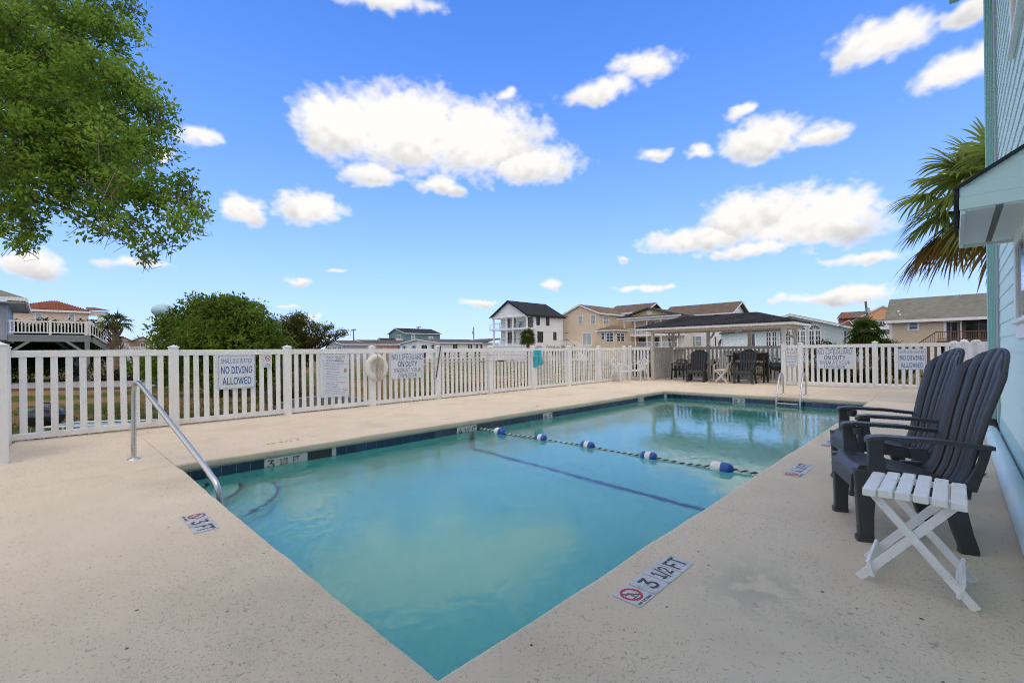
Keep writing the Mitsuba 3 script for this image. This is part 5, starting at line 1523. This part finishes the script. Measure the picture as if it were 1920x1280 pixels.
# yellow gabled house with white balconies and its white rear wing
h = House('house', 'white two storey balcony house with a yellow front gable and brown roof', 70.05, 31.27)
h.wall(2.2, 9, .1, 9.6, LZ, 6.6, 'mat_cream', 0)
h.gable_wall(.2, 9.9, 5.07, 6.75, 8.0, -.0, 'mat_yellow', pitch=9)
h.part('gable_vent', h.box('S', 4.6, 5.5, 7.05, 7.75, 0, .05), 'mat_trim')
h.gable_roof(-.6, 9, -.7, 10.8, 5.07, 6.75, 8.25, 'mat_roof_charcoal', trim='mat_roof_charcoal')
h.part('porch_roof', slab([(h.s - .95, h.t - .7, 6.78), (h.s - .95, h.t + 10.8, 6.78), (h.s + .4, h.t + 10.8, 6.98), (h.s + .4, h.t - .7, 6.98)], .08), 'mat_roof_charcoal')
h.part('porch_beam', cat(B(h.s - .55, h.s - .3, h.t - .1, h.t + 9.8, 6.1, 6.45), B(h.s - .9, h.s - .8, h.t - .7, h.t + 10.8, 6.5, 6.72)), 'mat_trim')
h.part('soffit', B(h.s - .8, h.s + 2.2, h.t - .6, h.t + 10.7, 6.46, 6.5), 'mat_warmgrey')
for z in (3.85, 1.55):
    h.part('balcony_floor', B(h.s - .5, h.s + 2.2, h.t, h.t + 9.7, z - .35, z), 'mat_trim')
    h.rails('S', .05, 9.6, z, .4, 1.0, .2)
for a in (.1, 2.8, 5.3, 7.45, 9.5):
    h.part('balcony_post', cat(h.box('S', a - .07, a + .07, 1.55, 3.5, .35, .5), h.box('S', a - .07, a + .07, 3.85, 6.1, .35, .5)), 'mat_trim')
h.s += 2.2
for a0, a1, z0, z1 in ((6.2, 6.8, 4.6, 5.9), (5.3, 5.9, 4.6, 5.9), (6.9, 8.2, 1.6, 3.3), (4.5, 5.6, 1.6, 3.3), (1.2, 2.8, 1.6, 3.3)):
    h.win('S', a0, a1, z0, z1, w=.06, gl='mat_glass', fr='mat_warmgrey')
h.s, h.t = 75.59, 25.59
h.wall(.0, 9, .0, 8.6, LZ, 7.0, 'mat_white', 0)
h.win('S', 5.45, 6.4, 1.75, 3.35, gl='mat_paleglass')
h.win('S', 4.4, 5.35, 1.75, 3.35, gl='mat_paleglass')
for a in (2.0, .95, .35):
    h.win('S', a, a + .22, 1.7, 3.2, w=.04, mun=(1, 1))
h.cross_roof(-.5, 8.5, 4, -.8, 11.5, 6.95, 9.0, 'mat_roof_brown', trim='mat_trim')
h.part('side_gable', hull([P_ for y_ in (h.t - .02, h.t + .1) for P_ in ((h.s, y_, 6.95), (h.s + 8, y_, 6.95), (h.s + 4, y_, 8.9))]), 'mat_white')

# pale blue house with arched windows
h = House('house', 'single storey pale blue house with arched white trimmed windows behind the pavilion', 59.54, 7.67)
h.wall(0, 8, .0, 13.5, LZ, 3.2, 'mat_ltblue', 0)
h.part('batten', cat([h.box('S', a, a + .05, LZ, 3.3, 0, .02) for a in np.arange(.1, 13.4, .9)] + [h.box('T', a, a + .05, LZ, 3.2, 0, .02) for a in np.arange(.1, 4, .9)]), 'mat_ltblue', kind='stuff')
h.gable_wall(0, 11.3, 5.74, 3.2, 4.85, .0, 'mat_ltblue', pitch=9)
h.gable_roof(-.5, 9, -.1, 11.6, 5.74, 3.38, 5.12, 'mat_roof_charcoal')
h.part('porch_roof', slab([(h.s - .6, h.t + 6.0, 3.55), (h.s - .6, h.t + 13.5, 3.2), (h.s + 5, h.t + 13.5, 4.2), (h.s + 5, h.t + 6, 4.6)], .15), 'mat_roof_charcoal')
for a0, a1, mu in ((7.85, 8.3, (2, 3)), (7.25, 7.65, (2, 3)), (6.55, 6.85, (1, 3)), (5.85, 6.25, (2, 3)), (4.95, 5.3, (2, 3)), (4.4, 4.75, (2, 3)), (3.55, 3.95, (2, 3)), (2.95, 3.35, (2, 3))):
    h.win('S', a0, a1, 1.52, 3.1, w=.12, mun=mu)
for c0 in (3.45, 4.85):
    pts = [(c0 + .62 * math.cos(t), 3.22 + .60 * math.sin(t)) for t in np.linspace(0, PI, 16)]
    k = h.part('fanlight', cat(prism(Polygon(pts).difference(Polygon([(c0 + .5 * math.cos(t), 3.26 + .46 * math.sin(t)) for t in np.linspace(0, PI, 16)])), .07, (h.s + .0, h.t, 0), (0, 1, 0), (0, 0, 1)).apply_translation((-.07, 0, 0)), *[beam((h.s - .045, h.t + c0, 3.26), (h.s - .045, h.t + c0 + .5 * math.cos(t), 3.26 + .46 * math.sin(t)), .035, .03, up=(1, 0, 0)) for t in (.6, 1.2, 1.9, 2.5)]), 'mat_trim')
    put(k, 'pane', prism(Polygon([(c0 + .5 * math.cos(t), 3.26 + .46 * math.sin(t)) for t in np.linspace(0, PI, 16)]), .03, (h.s - .03, h.t, 0), (0, 1, 0), (0, 0, 1)), 'mat_glass')
k = h.win('S', 9.55, 9.95, 1.3, 3.0, name='door', mun=(1, 1))
h.part('deck', B(h.s - 3, h.s, h.t + 8.6, h.t + 13, 1.0, 1.2), 'mat_trim')
h.rails('S', 10.1, 13, 1.2, 2.95, .95, .22)
h.part('stair_rail', cat(beam((h.s - 3, h.t + 10.1, 2.1), (h.s - 3, h.t + 8.0, .95), .07, .09), *[B(h.s - 3.02, h.s - 2.98, h.t + 8.1 + .25 * i, h.t + 8.14 + .25 * i, .2 + .12 * i, 1.0 + .137 * i) for i in range(8)]), 'mat_trim')
h.part('side_gable_roof', cat(slab([(h.s + 2, h.t + .35, 4.1), (h.s + 9, h.t + .35, 4.1), (h.s + 9, h.t - .75, 2.6), (h.s - .6, h.t - .65, 2.6), (h.s - .6, h.t + .27, 4.05)], .1)), 'mat_roof_charcoal')
h.part('side_rake_board', cat(beam((h.s - .62, h.t + .27, 4.05), (h.s - .62, h.t - .66, 2.58), .06, .16, up=(1, 0, 0)), beam((h.s - .62, h.t + .27, 4.05), (h.s - .62, h.t + 1.3, 3.5), .06, .16, up=(1, 0, 0))), 'mat_trim')
h.win('T', .5, .85, 1.6, 2.9, w=.05)
h.win('S', .62, .8, 1.6, 3.0, w=.05)

# tan single storey house with brown deck at right
h = House('house', 'single storey tan lap sided house with grey green roof and brown deck at right', 54.43, 4.31)
h.wall(0, 9, -3.7, -.0, 1.35, 3.55, 'mat_tan', .15)
h.wall(2.3, 9, -13, -3.7, 1.35, 3.6, 'mat_warmgrey', 0)
h.part('understorey', B(h.s + .8, h.s + 8, h.t - 13, h.t - .4, LZ, 1.34), 'mat_darkgap')
h.part('pile', cat([B(h.s + .1, h.s + .3, h.t - a - .2, h.t - a, LZ, 1.35) for a in (.05, 1.9, 3.6, 6, 9)]), 'mat_trim')
h.part('corner_trim', cat(h.box('S', -.2, .02, 1.35, 3.5, 0, .05), h.box('S', -3.78, -3.6, 1.35, 3.5, 0, .06)), 'mat_trim')
h.cross_roof(-.55, 9.5, 4.6, -13.5, .35, 3.66, 5.95, 'mat_roof_grey')
h.win('S', -1.9, -1.38, 2.78, 3.36, w=.14, mun=(1, 2))
h.part('porch_frame', cat(h.box('S', -4.72, -4.62, 1.6, 3.45, -.1, .0), h.box('S', -4.6, -3.8, 3.28, 3.36, -.1, 0), h.box('S', -7.2, -7.1, 1.6, 3.45, -.1, 0)), 'mat_trim')
hs = h.s
h.s = hs + 2.2
h.win('S', -4.45, -4.1, 1.75, 3.3, name='door', mun=(1, 1))
h.win('S', -6.6, -5.0, 1.75, 3.3, name='sliding_door', mun=(2, 1), gl='mat_glass', fr='mat_warmgrey', w=.05)
h.s = hs
h.part('porch_screen', h.box('S', -13, -4.8, 3.3, 3.6, -.1, -.05), 'mat_darkgap')
k = h.part('deck', B(h.s - 2.2, h.s + 2.2, h.t - 13, h.t - 3.2, 1.50, 1.68), 'mat_wood')
h.part('deck_skirt', B(h.s - 2.15, h.s - 2.05, h.t - 13, h.t - 3.3, 1.2, 1.5), 'mat_wood')
h.rails('S', -13, -3.2, 1.68, 2.15, .78, .13, 'mat_wood')
h.part('stair_rail', cat(beam((h.s - 2.15, h.t - 3.2, 2.44), (h.s - 2.15, h.t - 1.75, 1.25), .06, .09), *[B(h.s - 2.17, h.s - 2.13, h.t - 3.1 + .14 * i, h.t - 3.07 + .14 * i, .9 - .05 * i, 2.36 - .115 * i) for i in range(10)]), 'mat_wood')
h.part('stair', cat([B(h.s - 2.2, h.s - 1.2, h.t - 3.2 + .25 * i, h.t - 2.94 + .25 * i, LZ, 1.5 - .19 * i) for i in range(9)]), 'mat_wood')
h.part('roof_vent', cat([trimesh.creation.icosphere(2, .09).apply_translation((h.s + x_, h.t + y_, z_)) for x_, y_, z_ in ((1.2, -.55, 4.5), (.3, -.72, 4.12))]), 'mat_trim', smooth=True)

# orange and red apartment house far right
h = House('apartment_house', 'distant orange and red three storey apartment house behind the palms at right', 133.92, 20.16, 'building')
h.wall(0, 10, -3.0, 0, LZ, 7.9, 'mat_redwall', 0)
h.gable_wall(-3.0, .3, -1.39, 7.7, 9.7, .0, 'mat_redwall', pitch=9)
h.cross_roof(-1, 12, 5, -6, .2, 8.2, 10.0, 'mat_roof_brown', trim=None)
h.wall(.5, 12, -11.5, -3.0, LZ, 7.5, 'mat_brick', 0)
h.gable_wall(-14, -2.6, -8.45, 7.5, 10.5, -.1, 'mat_orange', pitch=9)
h.gable_roof(-.3, 12, -14.3, -2.4, -8.45, 7.5, 10.75, 'mat_roof_brown', trim='mat_trim')
for z in (5.2, 3.1):
    h.part('balcony', cat(h.box('S', -9.5, -6.5, z, z + 1.0, .2, 1.6)), 'mat_trim')
    h.win('S', -9.0, -7.0, z + 1.1, z + 2.0, mun=(3, 1))

# peach house with red tiled roof
h = House('house', 'peach house with red tiled hip roof behind the white deck railing at left', 6.07, 122.75)
h.wall(-10.5, 0, .0, 11, LZ, 10.1, 'mat_peach', 0)
pe = lambda x, y, z: (h.s + x, h.t + y, z)
rk = h.part('roof', cat(slab([pe(-11, -.6, 10.3), pe(.5, -.6, 10.1), pe(-4.3, 5, 12.3), pe(-5.2, 5, 12.3)], .12), slab([pe(.5, -.6, 10.1), pe(.5, 11, 10.1), pe(-4.3, 5, 12.3)], .12), slab([pe(-11, -.6, 10.3), pe(-11, 11, 10.3), pe(-5.2, 5, 12.3)], .12)), 'mat_roof_red')
tl = []
for x_ in np.arange(-10.8, .4, .36):
    top = np.interp(x_, [-11, -5.2, -4.3, .5], [.02, 1, 1, .02])
    zb = np.interp(x_, [-11, .5], [10.3, 10.1])
    tl.append(tube([pe(x_, -.62, zb + .02), pe(x_, -.6 + 5.6 * top, zb + .02 + (12.3 - zb) * top)], .10, 6))
put(rk, 'tile_row', cat(tl), 'mat_roof_red', smooth=40, kind='stuff')
h.part('eave_board', cat(h.box('T', -11, .4, 9.75, 10.12, .45, .6)), 'mat_trim')
for a0, a1 in ((-7.2, -6.5), (-2.75, -2.05)):
    h.win('T', a0, a1, 8.0, 9.4, gl='mat_paleglass', w=.16)
h.part('porch_roof', cat(slab([pe(-.2, -.6, 10.45), pe(3.1, -.6, 10.5), pe(1.2, 4, 11.3), pe(-.2, 4, 11.3)], .12)), 'mat_roof_red')
h.part('porch_beam', cat(h.box('T', .05, 2.9, 9.3, 10.2, -.4, .3), h.box('T', 1.35, 1.9, 4.2, 9.3, -.3, .2), h.box('T', .05, 2.4, 8.4, 8.7, -3, -2.6), h.box('T', 2.0, 2.35, 4.2, 8.4, -3.0, -2.6)), 'mat_cream')
h.part('porch_floor', h.box('T', .02, 2.9, LZ, 4.4, -4, .3), 'mat_peach')

# grey blue house at the left edge with a raised deck and stairs
h = House('house', 'grey blue raised house corner with shingle eave at the far left edge', -1.56, 40.29)
h.wall(-9, 0, .0, 8, 2.25, 4.55, 'mat_greyblue', 0)
h.part('batten', cat([h.box('T', a, a + .04, 2.25, 4.5, 0, .02) for a in np.arange(-8.8, -.05, .3)]), 'mat_greyblue', kind='stuff')
h.part('pile', cat([B(h.s + a - .15, h.s + a + .15, h.t + b, h.t + b + .3, LZ, 2.25) for a in (-.3, -4, -8) for b in (.2, 7)]), 'mat_greywood')
gq = lambda x, y, z: (h.s + x, h.t + y, z)
h.part('roof', cat(slab([gq(-9.6, -.6, 4.86), gq(.85, -.6, 4.72), gq(-2.6, 3.5, 6.4), gq(-7, 3.5, 6.4)], .1), slab([gq(.85, -.6, 4.72), gq(.85, 8.6, 4.72), gq(-2.6, 3.5, 6.4)], .1)), 'mat_roof_grey')
h.part('fascia', cat(h.box('T', -9.6, .85, 4.55, 4.76, .55, .62), B(h.s + .8, h.s + .87, h.t - .62, h.t + 8.6, 4.5, 4.7)), 'mat_trim')
h.part('soffit', B(h.s - 9.5, h.s + .8, h.t - .55, h.t + 8.5, 4.42, 4.5), 'mat_warmgrey')
k = h.part('deck', B(h.s + .02, h.s + 3.65, h.t, h.t + 5.0, 2.42, 2.58), 'mat_greywood')
h.part('deck_beam', cat(h.box('T', .02, 3.65, 2.16, 2.41, -.05, .05), B(h.s + 3.55, h.s + 3.65, h.t, h.t + 5, 2.16, 2.41)), 'mat_greywood')
h.rails('T', .05, 3.55, 2.6, -.05, .84, .155, 'mat_trim', .06)
for q_ in ((1.74, 1.86, 2.58, 3.5, -.12, .02), (3.36, 3.54, 2.58, 3.48, -.12, .02), (3.56, 3.66, 2.58, 3.50, -.12, .0)):
    h.part('rail_post', h.box('T', *q_), 'mat_trim')
h.part('deck_pile', h.box('T', 3.36, 3.6, LZ, 2.16, -.2, .05), 'mat_greywood')
h.part('deck_pile', B(h.s + 2.9, h.s + 3.3, h.t + 2.6, h.t + 3.1, LZ, 2.2), 'mat_greywood')
h.part('deck_brace', cat(beam((h.s + 3.3, h.t, 1.5), (h.s + 2.5, h.t, 2.2), .1, .14), beam((h.s + .1, h.t, 1.5), (h.s + .9, h.t, 2.2), .1, .14), beam((h.s + 2.9, h.t + 3, 1.5), (h.s + 2.1, h.t + 3, 2.2), .1, .14)), 'mat_greywood')
a_, b_ = np.array([h.s + 3.68, h.t + .05, 2.55]), np.array([h.s + 5.5, h.t + .05, 1.12])
rl = h.part('stair_rail', cat(beam(a_ + [0, 0, .86], b_ + [0, 0, .86], .07, .08), beam(a_ + [0, 0, .14], b_ + [0, 0, .14], .05, .08), B(b_[0] - .06, b_[0] + .06, b_[1] - .06, b_[1] + .06, .8, 2.05), beam(a_ + [0, 1.0, .86], b_ + [0, 1.0, .86], .07, .08)), 'mat_trim')
put(rl, 'baluster', cat([B(*(p_ := a_ + (b_ - a_) * q)[[0]] - .025, p_[0] + .025, p_[1] - .02, p_[1] + .02, p_[2] + .12, p_[2] + .84) for q in np.linspace(.04, .96, 14)]), 'mat_trim', kind='stuff')
h.part('stair', cat([B(*(p_ := a_ + (b_ - a_) * q)[[0]] - .14, p_[0] + .14, p_[1], p_[1] + 1.0, p_[2] - .06, p_[2] - .01) for q in np.linspace(.06, 1, 7)]), 'mat_greywood')
h.part('stair_stringer', beam(a_ + [0, .02, -.22], b_ + [0, .02, -.22], .05, .28), 'mat_greywood')
h.part('landing', cat(B(b_[0], b_[0] + 1.1, b_[1], b_[1] + 1.0, 1.0, 1.08)), 'mat_greywood')
h.part('landing_rail', cat(B(b_[0] + .06, b_[0] + 1.0, b_[1] + .95, b_[1] + 1.0, 1.78, 1.86), B(b_[0] + 1.0, b_[0] + 1.1, b_[1] - .06, b_[1] + .06, 1.0, 2.0), *[B(b_[0] + q, b_[0] + q + .05, b_[1] + .96, b_[1] + .99, 1.08, 1.8) for q in np.arange(.15, 1, .16)]), 'mat_trim')
c2 = np.array([b_[0] + .55, b_[1], 1.03])
d2_ = np.array([b_[0] + .75, b_[1] - 2.6, LZ])
h.part('lower_stair', cat([B(*(p_ := c2 + (d2_ - c2) * q)[[0]] - .45, p_[0] + .45, p_[1] - .14, p_[1] + .14, p_[2] - .05, p_[2]) for q in np.linspace(.06, .95, 9)]), 'mat_greywood')
h.part('lower_stair_rail', cat([cat(beam(c2 + [o_, 0, .85], d2_ + [o_, 0, .85], .06, .1), beam(c2 + [o_, 0, .1], d2_ + [o_, 0, .1], .05, .1), B(d2_[0] + o_ - .05, d2_[0] + o_ + .05, d2_[1] - .05, d2_[1] + .05, LZ, LZ + 1.0)) for o_ in (-.52, .52)]), 'mat_trim')

# far houses in the middle
h = House('townhouse', 'distant tan townhouse with two grey gables left of the rounded tree', 14.17, 157.42, 'building')
h.wall(-2.2, 6.5, .0, 8, LZ, 5.3, 'mat_brick', 0)
for x0, x1 in ((-2.0, 2.2), (2.2, 6.5)):
    xm = (x0 + x1) / 2
    h.part('roof', cat(slab([(h.s + x0 - .2, h.t - .5, 5.2), (h.s + x0 - .2, h.t + 8, 5.2), (h.s + xm, h.t + 8, 6.5), (h.s + xm, h.t - .5, 6.5)], .15), slab([(h.s + x1 + .2, h.t - .5, 5.2), (h.s + x1 + .2, h.t + 8, 5.2), (h.s + xm, h.t + 8, 6.5), (h.s + xm, h.t - .5, 6.5)], .15)), 'mat_roof_charcoal')
    h.part('gable', hull([(h.s + a, h.t + b, c) for b in (0, .2) for a, c in ((x0, 5.2), (x1, 5.2), (xm, 6.4))]), 'mat_tan')
    h.win('T', xm - .5, xm + .5, 3.2, 4.6, mun=(2, 1))
h.rails('T', -2, 6.4, 2.2, 1.2, .9, .4)
h = House('water_tower', 'pale blue water tower bulb rising behind the rounded green tree', 72.84, 498.47, 'water tower')
h.part('tank', trimesh.creation.icosphere(4, 1.0).apply_scale((8.6, 8.6, 6.0)).apply_translation((72.84, 498.47, 40.9)), 'mat_tower', smooth=True)
h.part('stem', lathe([(4.5, LZ), (2.6, 4), (2.2, 28), (4.5, 36), (.1, 37)], 32).apply_translation((72.84, 498.47, 0)), 'mat_tower', smooth=True)
h = House('house', 'distant grey gabled bungalow right of the windswept juniper', 52.62, 110.79)
h.wall(0, 9, 0, 10.4, LZ, 3.7, 'mat_greywall', 0)
h.gable_wall(0, 10.4, 6.5, 3.7, 4.5, 0, 'mat_greywall', pitch=9)
h.gable_roof(-.4, 9.3, -.4, 10.9, 6.5, 3.65, 4.75, 'mat_roof_charcoal')
for a in (1, 4, 7):
    h.win('S', a, a + 2, 1.7, 3.0, mun=(2, 1))
h = House('house', 'distant pink gabled bungalow with a covered porch left of the teal house', 59.52, 110.87)
h.wall(.0, 9, 0, 6.5, LZ, 3.7, 'mat_pink', 0)
h.wall(2.0, 9, 6.5, 13.2, LZ, 3.7, 'mat_pink', 0)
h.gable_wall(0, 13.2, 6.0, 3.7, 4.7, 0, 'mat_pink', pitch=9)
h.gable_roof(-.4, 14, -.4, 13.7, 6.0, 3.65, 4.95, 'mat_roof_charcoal')
h.part('porch_post', cat(h.box('S', 13.0, 13.2, LZ, 3.7, -.2, 0)), 'mat_trim')
h.win('S', 3, 4.2, 1.8, 3.3, mun=(1, 2), shut='mat_trim')
h = House('house', 'low teal bungalow beside the tall teal house', 67.67, 116.83)
h.wall(0, 5, 0, 5.9, LZ, 3.8, 'mat_teal2', 0)
h.gable_wall(0, 5.9, 2.8, 3.8, 5.4, 0, 'mat_teal2', pitch=9)
h.gable_roof(-.3, 5, -.3, 6.3, 2.8, 3.8, 5.6, 'mat_roof_dark')
for a in (.5, 2.2, 3.9):
    h.win('S', a, a + 1.2, 2.0, 3.3, mun=(1, 1), w=.14)
for a in (.8, 2.6):
    h.win('T', a, a + 1.2, 2.0, 3.3, mun=(1, 1), w=.14)
h = House('house', 'tall teal house with dark roof behind the low white house', 82.99, 129.77)
h.wall(0, 14, 0, 10.3, LZ, 7.8, 'mat_teal2', .5)
h.gable_wall(0, 10.3, 5.9, 7.8, 9.4, 0, 'mat_teal2', pitch=9)
h.gable_roof(-.5, 14.5, -.5, 10.9, 5.9, 7.75, 9.65, 'mat_roof_dark')
h.part('balcony', cat(h.box('S', 1.4, 6.4, 4.6, 5.9, .1, 1.2)), 'mat_trim')
h.win('S', 3, 5, 5.9, 7.2, mun=(2, 1))
h.win('T', 2.4, 3.5, 5.6, 7.2, w=.2, gl='mat_paleglass')
h.win('T', 9.4, 10.8, 5.2, 6.6, w=.2, gl='mat_paleglass')
h = House('house', 'long low white house with grey roof and turquoise shutters behind the left fence', 66.62, 89.25)
h.wall(0, 20, 0, 17.8, LZ, 3.6, 'mat_white', 0)
h.gable_wall(0, 17.8, 10, 3.6, 4.5, 0, 'mat_white', pitch=9)
h.gable_roof(-.6, 17, -.6, 18.5, 9.0, 3.65, 4.75, 'mat_roof_charcoal')
h.part('side_wing_roof', cat(slab([(h.s + 13.5, h.t - .8, 3.75), (h.s + 20, h.t - .8, 4.9), (h.s + 20, h.t + 9, 4.9), (h.s + 13.5, h.t + 9, 4.0)], .2)), 'mat_roof_charcoal')
for a in (15.0, 10.6):
    h.win('S', a, a + 1.0, 1.9, 3.0, shut='mat_shutter', w=.1, mun=(1, 2))
h.win('S', 5.2, 7.6, 2.0, 3.1, mun=(2, 1))
h.win('S', 2.0, 3.2, 1.9, 3.1, shut='mat_shutter')
for a0, a1 in ((4.0, 5.4), (8.9, 9.4), (9.7, 10.2), (11.6, 12.2), (13.1, 13.8)):
    h.win('T', a0, a1, 2.05, 3.15, mun=(2 if a1 - a0 > 1 else 1, 1), w=.12)
for f_, lst in (('S', ((1, 3), (5, 7.5), (9, 10), (12, 15))), ('T', ((1, 3), (4.5, 6), (8, 9), (10.5, 13), (15, 17)))):
    for a0, a1 in lst:
        h.part('garage_opening', h.box(f_, a0, a1, LZ + .3, 1.2, 0, .04), 'mat_darkgap')

# utility poles, flag
for i, (x_, y_, zt, rr, arms) in enumerate(((66.3, 132.55, 8.7, .22, True), (85.5, 98.5, 8.3, .18, False), (97.5, 143.5, 11.0, .22, True), (94.8, 10.2, 8.8, .2, False))):
    k = thing('utility_pole', ['distant utility pole with cross arms above the pink bungalow', 'distant bare utility pole left of the white two storey house', 'distant utility pole top with cross arm above the tall teal house', 'leaning weathered utility pole before the orange apartment house'][i], 'utility pole')
    ln_ = -.35 if i == 3 else 0
    put(k, 'pole', tube([(x_, y_ + ln_, LZ), (x_, y_ - ln_, zt)], [rr, rr * .8], 10), 'mat_greywood' if i < 3 else 'mat_twig', smooth=True)
    if arms:
        put(k, 'cross_arm', cat(B(x_ - .1, x_ + .1, y_ - 1.5, y_ + 1.5, zt - .5, zt - .25), *[B(x_ - .06, x_ + .06, y_ + o_ - .06, y_ + o_ + .06, zt - .25, zt + .05) for o_ in (-1.3, -.6, .6, 1.3)]), 'mat_greywood')
    else:
        put(k, 'transformer', lathe([(.001, zt - 1.9), (.22, zt - 1.9), (.22, zt - 1.1), (.001, zt - 1.1)], 14).apply_translation((x_ - .3, y_, 0)), 'mat_conduit', smooth=40)
k = thing('flag', 'small red and white striped flag hanging on a pole behind the pavilion', 'flag')
put(k, 'pole', tube([(41.5, 14.75, .2), (41.5, 14.6, 2.25)], .022, 8), 'mat_alupole', smooth=True)
for i in range(7):
    put(k, 'stripe', slab([(41.5, 14.72 + .055 * i, 2.15 - .11 * i), (41.5 + .03 * math.sin(i), 14.78 + .055 * i, 2.10 - .115 * i), (41.5 + .05, 14.86 + .045 * i, 1.25 - .02 * i), (41.5, 14.80 + .045 * i, 1.25 - .02 * i)], .01), 'mat_red' if i % 2 == 0 else 'mat_trim')
put(k, 'canton', slab([(41.47, 14.70, 2.18), (41.47, 14.95, 1.85), (41.47, 14.98, 1.6), (41.47, 14.70, 1.75)], .01), 'mat_navy')
for kk, v in list(labels.items()):
    if kk not in scene and not any(s_.startswith(kk + '__') for s_ in scene):
        del labels[kk]

for pre, gname in (('adirondack_chair', 'tall backed dark plastic armchairs'), ('plastic_chair', 'plastic garden armchairs'), ('depth_marker', 'depth markers set in the deck'), ('worn_depth_lettering', 'worn depth lettering on the left deck'), ('utility_pole', 'utility poles'), ('folding_table', 'folding slatted side tables'), ('palm_tree', 'fan palms'), ('picket_fence', 'picket fences round the pool'), ('hedge', 'hedges beyond the fences'), ('house', 'houses round the pool'), ('warning_sign', 'shallow water signs'), ('lifeguard_sign', 'no lifeguard signs'), ('landscape_timber', 'landscape timbers along the drive'), ('porch_chair', 'porch chairs of the white house'), ('shrub', 'shrubs beyond the fences'), ('kettle_grill', 'kettle grills')):
    for kk in labels:
        if kk == pre or (kk.startswith(pre + '_') and kk[len(pre) + 1:].isdigit()):
            labels[kk]['group'] = gname
